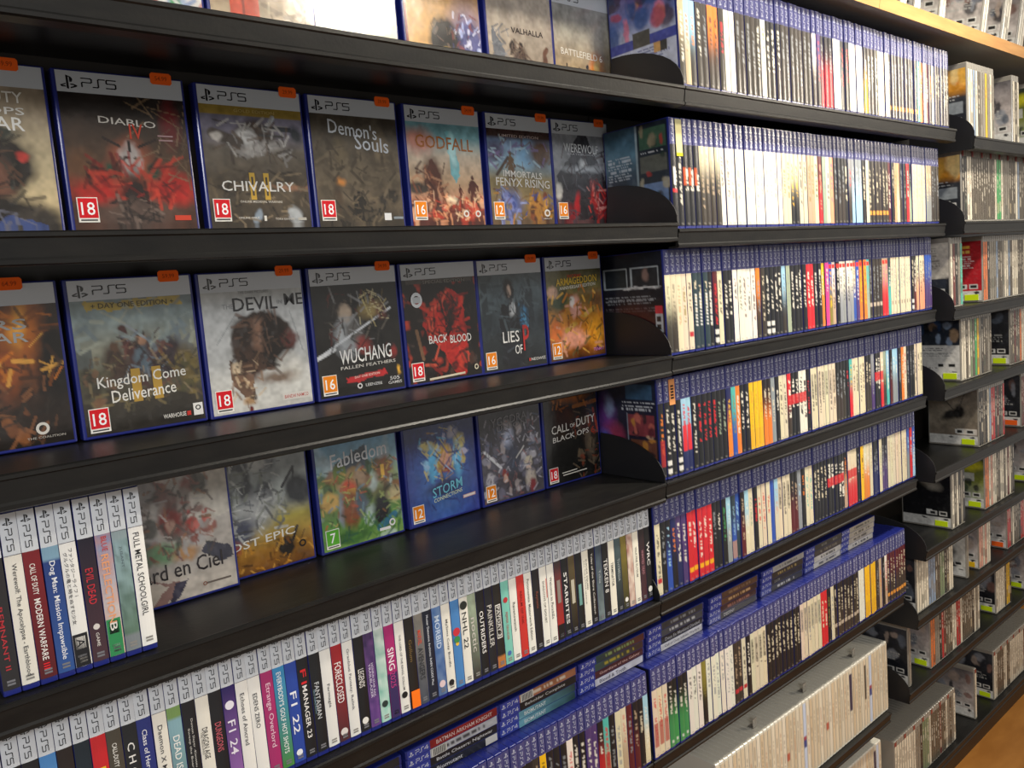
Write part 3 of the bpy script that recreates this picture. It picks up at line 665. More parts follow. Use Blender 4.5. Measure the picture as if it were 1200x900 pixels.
# extra brush marks laid over the printed pictures: the busy detail of the covers
DET = {
    'a1': [('k', 60, 0, .6, 1, 1, ['#2a4a9a', '#e8e4e0', '#6a8ac0', '#b8452e'], .04, .012)],
    'a2': [('k', 40, .45, .6, 1, 1, ['#6a5644', '#b09a7c', '#d8c8a8'], .06, .014)],
    'a4': [('k', 70, .6, .4, 1, 1, ['#343a6a', '#a9b4e0', '#7a3a3a', '#d8d8ee'], .03, .01), ('k', 30, .35, .5, .65, .9, ['#3a3434', '#0f0d0e', '#6a5a50'], .04, .012)],
    'a5': [('k', 60, .32, .55, .62, 1, ['#2c2220', '#5c463a', '#7c6858'], .05, .010), ('k', 20, .05, .4, .3, .8, ['#7c8088', '#5c6068'], .06, .01)],
    'a6': [('k', 60, 0, .7, 1, 1, ['#4a4238', '#2c2824', '#8a7c64', '#c9a878'], .03, .010)],
    'b0': [('k', 70, .05, .4, .75, .85, ['#1c1a18', '#4a4438', '#3a4a44', '#6a4a38'], .05, .010), ('k', 30, .1, .8, .9, 1, ['#2a2622', '#4c443a', '#6a6a78'], .05, .01)],
    'b1': [('k', 60, .1, .55, .9, .85, ['#8a1c18', '#c8402c', '#5c1612', '#2a1612'], .07, .012), ('k', 36, .3, .8, .7, 1, ['#2a2220', '#7c6a60', '#1a1614'], .05, .010), ('k', 24, .55, .15, 1, .7, ['#6a5440', '#8a7256'], .10, .006)],
    'b2': [('k', 70, .15, .24, .85, .52, ['#3c322c', '#8c8884', '#5a4a3c', '#b8b4ae'], .05, .010), ('k', 60, .05, .6, 1, .98, ['#2c2620', '#6a5c48', '#8c7a60', '#4a4034'], .06, .010)],
    'b3': [('k', 60, .05, .35, .95, .75, ['#5c5040', '#7c6e58', '#463c30'], .07, .016), ('k', 60, .05, .75, .95, 1, ['#2c2822', '#5a4e3e', '#746650', '#1f1c18'], .05, .010)],
    'b4': [('k', 60, .05, .5, .5, 1, ['#3a1f1a', '#6a382a', '#8c5038', '#c8906c'], .05, .010), ('k', 60, .3, .75, 1, 1, ['#b83824', '#e8a070', '#5c2018', '#f0c8a0'], .04, .009)],
    'b5': [('k', 50, .0, .22, 1, .5, ['#6a4a3a', '#b0ccdc', '#4c3a34', '#7c6a9a'], .05, .012), ('k', 70, .05, .65, 1, 1, ['#c88a30', '#5a2c1a', '#3a4c90', '#8c9ad0', '#7a5a30'], .04, .010)],
    'b6': [('k', 60, .15, .3, .95, 1, ['#1c1b20', '#45424a', '#3a2428', '#6a6870'], .07, .010), ('k', 24, .55, .6, .9, 1, ['#e04038', '#8a1a1c', '#f0a098'], .06, .010)],
    'c0': [('k', 50, .45, .15, .95, .6, ['#d87c24', '#8a4a18', '#3a2418', '#f0b04c'], .06, .012), ('k', 80, .05, .6, .9, .98, ['#1c1512', '#5c3c28', '#8c5a38', '#2f2822'], .05, .010)],
    'c1': [('k', 60, .35, .35, .75, .7, ['#3a2422', '#6a4038', '#74828c', '#2a2422', '#9a8468'], .05, .009), ('k', 90, 0, .5, 1, .85, ['#4c4838', '#7a6c48', '#8a7a5c', '#34302a', '#5c4a38'], .04, .009), ('k', 30, 0, .15, 1, .45, ['#8c9894', '#6c7a80', '#a0a494'], .08, .014)],
    'c2': [('k', 60, .28, .3, .8, .72, ['#241a15', '#4c382c', '#6c5040', '#1a1310'], .06, .010), ('k', 30, .2, .6, .5, .95, ['#8a6a50', '#3a2a22', '#c8b090'], .04, .010)],
    'c3': [('k', 70, .15, .2, .85, .7, ['#0f0f10', '#3c3834', '#6c645a', '#8c8c8c', '#5a2a26'], .06, .008), ('k', 30, .5, .2, .85, .45, ['#b0a070', '#6a5a38', '#d8cca0'], .05, .005)],
    'c4': [('k', 50, .25, .25, .85, .95, ['#c83024', '#7c1814', '#e05a40', '#2a1210'], .07, .012), ('k', 40, .35, .3, .75, .6, ['#1c100e', '#3c1612'], .06, .010), ('k', 30, 0, .2, 1, 1, ['#2c2220', '#3c302c', '#0c0a0a'], .05, .010)],
    'c5': [('k', 60, .28, .25, .72, 1, ['#14161a', '#2c3038', '#3c444c', '#0e0f12'], .07, .010), ('k', 40, 0, .15, 1, .7, ['#56646a', '#39444a', '#2c363c'], .08, .014)],
    'c6': [('k', 90, 0, .3, 1, .95, ['#c87a24', '#8a4a18', '#e8b04c', '#5c5c34', '#d89a7c', '#3a3c28'], .05, .012)],
    'd0': [('k', 120, .1, .1, .85, .7, ['#5a4c48', '#7c3c30', '#a9a4a0', '#3f3f38', '#8c5c50', '#c8beb4', '#986a4c'], .045, .010)],
    'd1': [('k', 110, .05, .1, .75, .72, ['#34363a', '#5c6066', '#9a9e9c', '#c8c9c4', '#74786c'], .05, .010), ('k', 60, 0, .78, 1, 1, ['#c88a2c', '#7c4c1c', '#4a3018', '#e0a848'], .04, .009)],
    'd2': [('k', 110, 0, .34, 1, .82, ['#4c6434', '#8c6038', '#c8a45c', '#3a3c2c', '#b8583c', '#6c8a98', '#a8b46c'], .035, .009), ('k', 30, .2, .8, 1, 1, ['#4c7c34', '#8cb45c', '#2c5a44'], .06, .012)],
    'd3': [('k', 80, .2, .18, .82, .66, ['#d8c46a', '#2c4488', '#5cb0dc', '#1c2450', '#b0843c', '#a8c8e8'], .05, .009), ('k', 40, 0, 0, 1, 1, ['#3c4c94', '#243070'], .08, .008)],
    'd4': [('k', 190, 0, .22, 1, .98, ['#a8a4b0', '#3a3844', '#6c6878', '#d0ccd4', '#24222c', '#8c5c5c', '#52607c'], .035, .008)],
    'd5': [('k', 60, .5, .3, 1, 1, ['#4a4036', '#1a1614', '#6a5a48', '#7c3a24'], .05, .010), ('k', 30, .1, .05, .95, .25, ['#8c5020', '#3a2818', '#c87c38'], .08, .010)],
}

rows = {'a': (Z1[1], .1500, [-.7990, -.6610, -.5400, -.3970, -.2540, -.1210]),
        'b': (.1218, .1500, [-.9640, -.8234, -.6781, -.5388, -.3955, -.2520, -.1165]),
        'c': (Z1[3], .1266, [-.9790, -.8386, -.7006, -.5605, -.4218, -.2876, -.1489]),
        'd': (Z1[4], .1400, [-.8140, -.6997, -.5581, -.4159, -.2767, -.1386])}
for r, (z, Y, xs) in rows.items():
    for i, x in enumerate(xs):
        k = r + str(i + 1 if r == 'a' else i)
        yy = Y
        if k == 'd0':      # stands a little in front of its neighbour
            yy = .1260
        if k == 'd1':
            yy = .1425
        display_case(x, yy, z, S[k], LB[k], header=r != 'd', vsc=.955 if r == 'b' else 1.0, det=DET.get(k, ()))

# ------------------------------------------------------------------ upright cases with white tops (near, with lettering)
PT = .01522


def near_case(x, z, base, words, label, group, seed, extra=(), t=.0150, left_cover=None):
    o = empty('white_topped_game_case', (x, YS, z - YS * ST / CT + .0010), (-TH, R.uniform(-.004, .004), 0))
    tag(o, label, 'game case', group)
    MB().case(t, .135, CH, .0014).build('case_shell', [M_BLUE], o)
    b = MB()
    rng = np.random.default_rng(seed)
    x0, x1 = .0003, t - .0003
    zt, zh, zb = .1695, .1300, .0062
    y = -.0004
    n = 34
    top, bot = (base.split('/') + [base])[:2] if '/' in base else (base, base)
    ct, cb = np.array(lin(top)), np.array(lin(bot))
    img = np.zeros((n, 6, 3))
    for i in range(n):
        u = i / (n - 1)
        img[i, :] = ct * (1 - u) + cb * u
    for e in extra:
        if e[0] == 'n':      # noise mix with a colour
            nz = vnoise(n, 6, 3, rng)
            img = img * (1 - (nz * e[2])[..., None]) + np.array(lin(e[1])) * (nz * e[2])[..., None]
        if e[0] == 'z':      # zone of another colour
            a0, a1 = int(e[1] * n), max(int(e[2] * n), int(e[1] * n) + 1)
            img[a0:a1] = lin(e[3])
    b.grid((x0, y, zh), (x1 - x0, 0, 0), (0, 0, zb - zh), img, bulge=.0009)
    b.grid((x0, y, zt), (x1 - x0, 0, 0), (0, 0, zh - zt), np.ones((2, 6, 3)) * np.array(lin('#d3d8dd')), bulge=.0009)
    y -= .0009
    lum = sum(lin(top))
    if lum > 1.4:
        b.add([(x0, y - .0002, zh - .0003), (x1, y - .0002, zh - .0003), (x1, y - .0002, zh + .0003), (x0, y - .0002, zh + .0003)], [(0, 1, 2, 3)], '#6a6a70', 1)
    b.plane2(EMB_V, EMB_F, (x0 + .0023, y - .0003, zt - .0115), (.0088, 0, 0), (0, 0, .0078), '#1a1a1e')
    # PS5 reads downwards
    V = W5[0]
    P = np.stack([x0 + .0040 + V[:, 1] * .0052, np.full(len(V), y - .0003), zt - .0145 - V[:, 0] * .021], 1)
    b.add(P, [tuple(reversed(f)) for f in W5[1]], '#1a1a1e', 1)
    for wd in words:
        s, col, v0, L, hgt = wd[:5]
        xo = wd[5] if len(wd) > 5 else 0
        if s.startswith('#'):
            zc = zh - v0
            if s == '#o':
                m = 14
                V = [(x0 + .0066 + xo + L * math.cos(2 * math.pi * i / m), y - .0003, zc + L * math.sin(2 * math.pi * i / m)) for i in range(m)]
                b.add(V, [tuple(range(m))], col, 1)
            else:
                b.add([(x0 + .0066 + xo - hgt / 2, y - .0003, zc - L), (x0 + .0066 + xo + hgt / 2, y - .0003, zc - L), (x0 + .0066 + xo + hgt / 2, y - .0003, zc), (x0 + .0066 + xo - hgt / 2, y - .0003, zc)], [(0, 1, 2, 3)], col, 1)
            continue
        v, f = glyphs(s)
        if len(v):
            P = np.stack([x0 + .0066 + xo - hgt / 2 + v[:, 1] * hgt, np.full(len(v), y - .0004), zh - v0 - v[:, 0] * L], 1)
            b.add(P, [tuple(reversed(q)) for q in f], col, 1)
    # small product code at the foot
    cc = '#8d8a84' if lum > .9 else '#77777c'
    for k in range(2):
        b.add([(x0 + .0038, y - .0003, zb + .004 + k * .003), (x1 - .0038, y - .0003, zb + .004 + k * .003), (x1 - .0038, y - .0003, zb + .006 + k * .003), (x0 + .0038, y - .0003, zb + .006 + k * .003)], [(0, 1, 2, 3)], cc, 1)
    b.build('printed_spine', [M_PRINT, M_PRINT], o)
    if left_cover:
        pass
    for e in extra:
        if e[0] == 'sticker':
            q = MB()
            q.box((x0 + .001, y - .0018, zb + .001), (x1 - .0005, y - .0008, zb + .024), '#ff7a1e')
            q.build('price_sticker', [M_PAPER], o)
    return o


CR, BK, WH = '#e6e2d6', '#1f1f23', '#f2f0ea'
near4 = [
    ('#2c2a2c', [('REMNANT II', '#b8323a', .045, .06, .0042)], 'dark grey spine with red lettering, leftmost of the eight upright cases, fourth shelf', ()),
    (CR, [('Werewolf: The Apocalypse - Earthblood', '#3a3a3c', .008, .108, .0052)], 'cream spine with thin dark sentence, second of the upright cases, fourth shelf', ()),
    ('#7c1f26/#5a191f', [('CALL OF DUTY', '#f1ece4', .012, .030, .0048), ('MODERN WARFARE', '#f4f0ea', .046, .060, .0054), ('III', '#e8202a', .109, .006, .0054)], 'dark red spine with bold white capitals, third of the upright cases, fourth shelf', ()),
    ('#263a78/#2f5596', [('Dog Man: Mission Impawsible', '#eef0f4', .014, .097, .0062)], 'dark blue spine with white title, fourth of the upright cases, fourth shelf', (('z', 0, .12, '#7ea2b8'),)),
    ('#ecebe6', [('ファンタジーライフｉ', '#26262a', .006, .048, .0036, .0022), ('グルグルの竜と時をぬすむ少女', '#26262a', .009, .072, .0036, -.0026), ('#r', '#1b1b1e', .091, .0325, .0132), ('#r', '#ece9e2', .094, .012, .0088), ('A', '#1b1b1e', .096, .008, .0072), ('#r', '#8f8f92', .112, .002, .008)], 'white spine with vertical black script and black foot, among the upright cases, fourth shelf', ()),
    ('#211d2c/#4a3038', [('EVIL DEAD', '#c8303c', .030, .036, .0068), ('#o', '#d8d2cc', .089, .003, 0), ('GAME', '#d8d2cc', .095, .014, .003)], 'black-violet spine with red lettering, middle of the upright cases, fourth shelf', ()),
    ('#6f86b0/#e9dfd0', [('BLUE', '#c23a34', .002, .015, .005, .001), ('REFLECTION', '#e8a070', .020, .070, .0068), ('#r', '#2f8a52', .086, .0375, .0132), ('#r', '#101214', .088, .013, .009), ('B', '#e9e6de', .0895, .0085, .0066), ('#r', '#8fc4a0', .112, .002, .007)], 'pale blue and orange spine with green foot, seventh of the upright cases, fourth shelf', (('n', '#d88a60', .5),)),
    ('#a9c4cf/#5c7a5c', [('JUSANT', '#5a6a70', .016, .022, .003)], 'painted green and sky-blue landscape spine, next to last upright case, fourth shelf', (('n', '#2f4a34', .7), ('z', .86, 1, '#7d8488'), ('z', 0, .1, '#8fa0a4'))),
    (WH, [('FULL METAL SCHOOLGIRL', '#1f1f22', .006, .086, .0060)], 'white spine with black capitals, rightmost upright case beside the face-out cases, fourth shelf', ()),
]
SX = -.8151
for i, (base, words, lb, ex) in enumerate(near4):
    x = SX - .0155 * (len(near4) - i) + .0004
    near_case(x, Z1[4], base, words, lb, 'upright white-topped cases at the left of the fourth shelf', i + 3, ex)

T = lambda s, c, v0, L, h=.0045, xo=0: (s, c, v0, L, h, xo)
near5 = [
    ('#8d8a80', [], 'dull beige', ()),
    (BK, [T('BORDERLANDS', '#9c9a96', .02, .06)], 'black', ()),
    (BK, [T('CALL OF DUTY', '#c9c6c0', .03, .05)], 'black', ()),
    ('#4a86c4/#7fb0dc', [T('CITIES', '#f0f2f4', .04, .05)], 'sky blue', ()),
    ('#2a2220', [T('CALL OF DUTY', '#b8b4ae', .03, .06)], 'brown-black', ()),
    ('#1f2a33', [T('BLACK OPS', '#c9c6c0', .03, .06)], 'slate black', ()),
    ('#c8262c', [('#r', '#e8c02c', .034, .03, .009, 0)], 'bright red and yellow', ()),
    ('#4c463c', [T('CALL-DUTY', '#efece4', .014, .026), T('MODERN WARFARE', '#efece4', .044, .05)], 'olive brown', ()),
    ('#232528', [T('C H O R U S', '#e8e6e2', .02, .075, .007)], 'black, wide-spaced white letters', ()),
    ('#2a3478', [T('Class of Heroes 1&2', '#e9e9ee', .012, .07, .005)], 'navy blue', ()),
    (CR, [T('Daemon X Machina', '#3c3c40', .014, .075, .0048)], 'cream, thin dark title', ()),
    ('#8db4c0/#5a7a78', [T('DEAD ISLAND 2', '#f0eee8', .032, .075, .007)], 'palm-tree blue', (('z', 0, .12, '#7a9a5a'),)),
    (BK, [T('Demon Slayer -Kimetsu no Yaiba-', '#c9c6c0', .02, .08, .0028, .002), T('Sweep the Board!', '#c9c6c0', .03, .05, .0028, -.002)], 'black, two-line white title', ()),
    (CR, [T('DRAGON AGE', '#2e2a28', .036, .036, .006), T('THE VEILGUARD', '#6a6662', .04, .026, .002, -.004)], 'cream, short dark capitals', ()),
    (BK, [T('DUNGEONS', '#c9606c', .036, .034, .007)], 'black with pink lettering', ()),
    ('#2b2160/#9a6ab0', [('#o', '#e8e4ee', .022, .0052, 0), T('F1 24', '#ece6f2', .040, .040, .0085)], 'violet with white circle', ()),
    ('#eceae4', [T('Echoes of Aincrad', '#3a3a3e', .014, .062, .0048)], 'white, thin title', ()),
    ('#eceae4', [T('EDENS ZERO', '#2e2e32', .020, .042, .005)], 'white, medium capitals', ()),
    ('#a8306a', [T('Etrange Overlord', '#e9c4d4', .014, .078, .0075)], 'magenta', ()),
    ('#3a8ac0/#4a8a3c', [T('EVERYBODY\'S GOLF HOT SHOTS', '#eef2f0', .006, .10, .006)], 'sky blue to grass green', ()),
    ('#2a48a0', [T('F1 22', '#eef0f6', .036, .052, .008), ('#o', '#eef0f6', .112, .004, 0)], 'royal blue', ()),
    ('#1c1e22', [T('F1', '#d8262c', .014, .018, .007), T('MANAGER 23', '#f0eeea', .034, .066, .006)], 'black with red mark', ()),
    ('#1d1f22', [T('FANTASIAN', '#c9cdd0', .036, .046, .006), T('NEO DIMENSION', '#7a9aa8', .044, .03, .002, -.0042)], 'black, pale serif title', ()),
    ('#e6e5e0', [T('Farmagia', '#3c3c40', .044, .030, .0045)], 'white, small title', ()),
    ('#a3262c/#4c2a30', [T('FORECLOSED', '#ece8e6', .022, .052, .009), ('#o', '#e0d8d4', .112, .005, 0)], 'red over maroon', ()),
    ('#e6e5e0', [T('Granblue Fantasy: Relink', '#5a5a60', .010, .080, .0046)], 'white, long thin title', ()),
    ('#1b1b1e', [T('LEGENDS', '#e8e6e0', .042, .024, .008), ('#o', '#e8e6e0', .110, .0045, 0)], 'black, short white word', ()),
    ('#241f40/#5a3a80', [T('HONKAI STAR RAIL', '#d8d0e4', .04, .045, .003, .002), T('TRAILBLAZER', '#d8d0e4', .04, .045, .003, -.002)], 'dark violet', (('n', '#8a5aa0', .5),)),
    ('#8fa8a0/#6ac4ae', [('#o', '#2c3a38', .100, .0045, 0)], 'mint green painted', (('n', '#e6efe8', .7),)),
    ('#a8286c', [T('SING', '#f4eef2', .03, .03, .009), T('2025', '#e050a0', .062, .022, .008), ('#r', '#3a2c5c', .064, .06, .0132, 0), T('2025', '#e050a0', .062, .022, .008)], 'magenta over violet', ()),
    ('#e9e7e0', [T('THE LORD OF THE RINGS: GOLLUM', '#4a4a4c', .018, .075, .003), ('#o', '#1c1c1e', .100, .0045, 0)], 'white with black disc', ()),
    ('#221e1b', [T('Gollum', '#7a6238', .03, .03, .005)], 'black with orange sticker', (('sticker',),)),
    ('#8f8a80/#4a5260', [T('MARVEL', '#d8482c', .022, .02, .006), T('AVENGERS', '#2a2c30', .046, .044, .008)], 'weathered grey', (('n', '#2f3440', .5),)),
    ('#1c2130', [T('Master Detective Archives: RAIN CODE Plus', '#d8dce4', .006, .098, .0034)], 'dark navy', ()),
    ('#3f6aa8/#35548a', [T('MORBID', '#c9d8ea', .012, .046, .008), ('#o', '#e0c8cc', .108, .005, 0)], 'medium blue', (('n', '#9ab4d0', .4),)),
    ('#e8e5da', [T('MySims Cozy Bundle', '#3a3a3c', .022, .068, .0045), ('#o', '#202022', .112, .0045, 0)], 'cream with black disc', ()),
    ('#4a84c0', [('#o', '#c8303c', .045, .006, 0), ('#o', '#3a8a4a', .056, .005, 0), ('#o', '#e8c03c', .062, .0028, 0)], 'light blue with red and green blob', ()),
    ('#e8e5da', [('#o', '#2c302c', .012, .0062, 0), T('NHL 22', '#20241f', .022, .052, .0075)], 'cream, heavy black letters', ()),
    ('#b4c8ac/#1d1d1f', [T('noctic', '#c9c4bc', .034, .05, .008)], 'pale green over black', (('n', '#5a4a44', .5),)),
    ('#1c1c1e', [T('OUTRIDERS', '#f0eeea', .030, .062, .007)], 'black, bold white letters', ()),
    ('#222226', [T('PAINKILLER', '#c9c6c0', .026, .062, .008)], 'charcoal, pale serif letters', ()),
    ('#26221e', [('#r', '#e8e6e0', .030, .050, .0098, 0), ('#r', '#26221e', .0315, .047, .0080, 0), T('PAYDAY 3', '#e8e6e0', .033, .044, .006)], 'black with white framed word', (('z', .86, 1, '#b8743c'),)),
    ('#7cc4b4', [('#o', '#b8343a', .028, .0042, 0), T('PEPPER GRINDER', '#b0605c', .046, .042, .004), ('#o', '#4a6ab0', .108, .0036, 0)], 'aqua', ()),
    ('#eae8df', [T('Ravenswatch', '#44443f', .036, .044, .0045)], 'cream, small lettering', ()),
    ('#c8352f', [T('REALM OF INK', '#7c1c1c', .024, .05, .004)], 'plain red', ()),
    ('#eae8df', [T('Potionomics: Masterwork Edition', '#44443f', .010, .094, .0044)], 'cream, long title', ()),
    ('#232125', [T('Reynatis', '#8a4a38', .034, .026, .006)], 'charcoal with rust lettering', ()),
    ('#eae8df', [T('SHADOWS OF DOUBT', '#5a564c', .022, .066, .004), ('#r', '#d8604a', .02, .03, .0012, .0058)], 'cream with red edge', ()),
    ('#eae8df', [T('Welcome to ParadiZe', '#4c4c4c', .020, .066, .0045)], 'cream, grey lettering', ()),
    ('#3a3234/#b32c26', [('#r', '#8a8078', .030, .036, .007, 0), ('#r', '#1c1a1c', .1, .024, .0132, 0)], 'charcoal over red', ()),
    ('#1e2022', [T('STARBITES', '#e6e6e4', .022, .082, .0068)], 'black, tall white capitals', ()),
    ('#5c5034/#1d1b19', [('#r', '#b9b3a0', .038, .038, .007, 0)], 'brown-black with beige plate', ()),
    ('#1c1e1f', [('#r', '#6a9a94', .050, .034, .0065, 0)], 'black with teal plate', ()),
    ('#e6e2d4', [T('SUICIDE SQUAD', '#2a2a2a', .014, .05, .004, .0018), T('KILL THE JUSTICE LEAGUE', '#5a5a5a', .016, .07, .0026, -.003)], 'cream, dark two-line title', ()),
    ('#1b1b1d', [T('Tales of the Shire Collection', '#d8d4cc', .008, .1, .004)], 'black, long white title', ()),
    ('#3a4a5c/#7a8a8c', [T('Tchia', '#b0b4b8', .04, .022, .004)], 'slate blue painted', (('n', '#2a2c30', .5),)),
    ('#1e1e20', [T('TEKKEN 8', '#d8d6d2', .026, .056, .0085)], 'black, big outlined letters', ()),
    ('#e8e4d4', [T('TERMINATOR', '#3a3a38', .036, .040, .0055)], 'cream, condensed title', ()),
    ('#4a5c60/#1f2224', [T('THYMESIA', '#9aa4a4', .034, .038, .006)], 'slate, spaced letters', ()),
    ('#8c7c34/#2a2a20', [('#o', '#e8e6e0', .108, .004, 0)], 'olive gold', (('n', '#4a4a2a', .5),)),
    ('#e9dccb', [], 'cream with rusty red painting', (('n', '#8a2c20', .8),)),
    ('#e8e4d4', [T('VALKYRIE ELYSIUM', '#5a5a54', .026, .052, .004)], 'cream, plain', ()),
    ('#2a2224/#4a2c34', [T('WANTED: DEAD', '#b07a84', .036, .042, .006)], 'maroon-black', ()),
    ('#1c1c1d', [T('WRC', '#e6e4e0', .026, .04, .007), ('#o', '#d8d8d4', .108, .0052, 0)], 'black, white disc at its foot', ()),
]


def ordn(n):
    return '%d%s' % (n, 'th' if 10 <= n % 100 <= 20 else {1: 'st', 2: 'nd', 3: 'rd'}.get(n % 10, 'th'))


for i, (base, words, desc, ex) in enumerate(near5):
    n = len(near5) - i
    x = -.0026 - PT * n + .0004
    near_case(x, Z1[5], base, words, '%s, white-topped case %s from the right, fifth shelf' % (desc, ordn(n)),
              'white-topped upright cases on the fifth shelf', i + 40, ex)

# ------------------------------------------------------------------ slim blue-topped cases
PAL = dict(k='#1d1e22', K='#39332e', w='#e6e0d0', c='#dacdb0', g='#8b8f92', b='#9cc6dc', B='#2c50a6', n='#1f2756', p='#4d386c', m='#5a2027', r='#cc2630', o='#e07c2e',
           y='#f0b81e', t='#4fb0a6', G='#3f8f52', e='#8a7c3a', s='#b8a083', a='#e89c78', i='#d8408a', d='#9aa890', q='#2b3a42')
NAME = dict(k='black', K='brown-black', w='white', c='cream', g='grey', b='light blue', B='blue', n='navy', p='violet', m='maroon', r='red', o='orange', y='yellow', t='teal', G='green', e='olive', s='tan',
            a='salmon', i='pink', d='grey-green', q='slate')
MARK = dict(C='white badges', S='orange sticker', Y='yellow sticker', R='red patch', X='red band', Q='red foot', N='yellow badge',
            O='orange badge', M='light badge', E='orange foot', F='white lettering', f='orange lettering', W='bold lettering', H='pale top')


def spine_img(tok, rng, n=46):
    top, bot, txt, mk = tok[0], tok[1], tok[2], tok[3]
    img = np.zeros((n, 6, 3))
    a, b_, tc = (np.array(lin(PAL.get(q, '#8b8f92'))) for q in (top, bot, txt))
    jit = 1 + (rng.random(3) - .5) * .10
    for i in range(n):
        u = i / (n - 1)
        s = 1 / (1 + math.exp(-(u - (.30 if mk == 'H' else .45)) * 14)) if top != bot else 0
        img[i, :] = (a * (1 - s) + b_ * s) * jit
    # unreadable title: broken strokes down the middle of the spine
    L0, L1 = (.10 + rng.random() * .1, .45 + rng.random() * .35)
    cols = (2, 3)
    al = .75
    if mk in 'WZ':
        cols, al = (2, 3), .85
        L0, L1 = .10 + rng.random() * .06, .66
    if mk in 'Ff':
        cols, al = (2, 3, 4), .9
        L0, L1 = .32, .58
    if mk == 'X':
        cols, al = (2, 3, 4), .95
    if mk == 'A' or mk == 'E':
        al = .45
    for i in range(int(L0 * n), int(L1 * n)):
        if rng.random() > .25:
            for c in cols:
                if rng.random() > .3:
                    img[i, c] = img[i, c] * (1 - al) + tc * al

    def zone(u0, u1, col, c0=0, c1=6, al=1):
        i0, i1 = int(u0 * n), max(int(u1 * n), int(u0 * n) + 1)
        img[i0:i1, c0:c1] = img[i0:i1, c0:c1] * (1 - al) + np.array(lin(col)) * al
    if mk == 'C':
        zone(.80, .86, '#d8d6d0', 1, 5)
        zone(.90, .96, '#d8d6d0', 1, 5)
    if mk == 'R':
        zone(.06, .13, '#e02c24', 1, 5)
    if mk == 'X':
        zone(.36, .50, '#c8262c', 0, 6, .9)
    if mk == 'Q':
        zone(.5, .85, '#a8262c', 1, 5, .75)
    if mk == 'Z':
        zone(.38, .72, '#d82c34', 1, 5, .95)
    if mk == 'N':
        zone(.82, .88, '#e8a81e', 1, 5)
    if mk == 'O':
        zone(.82, .89, '#e0963c', 1, 5)
    if mk == 'M':
        zone(.76, .82, '#c9b8a4', 1, 5, .8)
    if mk == 'E':
        zone(.7, .96, '#d8a02c', 0, 6, .5)
    if mk == 'F':
        zone(.55, .60, '#c8202c', 1, 5)
        zone(.30, .52, '#f0ece4', 2, 4, .8)
    if mk == 'f':
        zone(.30, .50, '#c8582c', 0, 3, .8)
    if mk == 'H':
        pass
    if mk == 'c':
        zone(.90, .95, '#c9cfc4', 2, 4)
    if mk == 'B':
        zone(.78, .84, '#8a7c6c', 2, 4, .8)
    if mk == 'T':
        zone(.12, .5, '#4a4642', 1, 4, .45)
    if mk == 'r':
        zone(.78, .84, '#b8303a', 1, 5)
    if mk == 'D':
        for i in range(int(.3 * n), int(.7 * n), 2):
            img[i, 2:4] = lin('#d8d8d4')
    zone(.965, .985, '#8f8b84', 2, 4, .5)
    return np.clip(img, 0, 1)


def blue_case_mb(tok, seed, t=.0141, d=.135, cover=None, tilt=None, rot=False):
    rng = np.random.default_rng(seed)
    b = MB()
    b.case(t, d, CH, .0013)
    x0, x1 = .0003, t - .0003
    y = -.0004
    zt, zh, zb = .1690, .1300, .0050
    b.grid((x0, y, zt), (x1 - x0, 0, 0), (0, 0, zh - zt), np.ones((2, 6, 3)) * np.array(lin('#454678')), bulge=.0009)
    b.add([(x0, y - .0001, zh - .0002), (x1, y - .0001, zh - .0002), (x1, y - .0001, zh + .0008), (x0, y - .0001, zh + .0008)], [(0, 1, 2, 3)], '#c9cdd8', 1)
    b.grid((x0, y, zh), (x1 - x0, 0, 0), (0, 0, zb - zh), spine_img(tok, rng), bulge=.0009)
    y -= .0009
    wc = '#bcc0d2'
    b.plane2(EMB_V, EMB_F, (x0 + .0020, y - .0003, zt - .0112), (.0085, 0, 0), (0, 0, .0078), wc)
    V = W4[0]
    P = np.stack([x0 + .0036 + V[:, 1] * .0054, np.full(len(V), y - .0003), zt - .0145 - V[:, 0] * .020], 1)
    b.add(P, [tuple(reversed(f)) for f in W4[1]], wc, 1)
    if tok[3] == 'S':
        b.box((x0 - .0006, y - .0012, zh - .006), (x1 + .0006, y - .0005, zt - .002), '#d8935c', 2)
        for k in range(5):
            b.add([(x0 + .003, y - .0014, zh + .004 + k * .005), (x1 - .003, y - .0014, zh + .004 + k * .005), (x1 - .003, y - .0014, zh + .007 + k * .005), (x0 + .003, y - .0014, zh + .007 + k * .005)], [(0, 1, 2, 3)], '#2a211c', 2)
    if tok[3] == 'Y':
        b.box((x0 - .0008, y - .0012, zh - .018), (x1 + .0008, y - .0005, zt - .001), '#d8cf9c', 2)
        b.box((x0 - .0008, y - .0013, zh - .018), (x1 + .0008, y - .0011, zh - .013), '#f0e02c', 2)
    if cover is not None:
        img = paint(cover, 78, 62, seed)
        b.grid((-.0005, d - .003, zt), (0, -(d - .006), 0), (0, 0, -(zt - .004)), img)
    return b


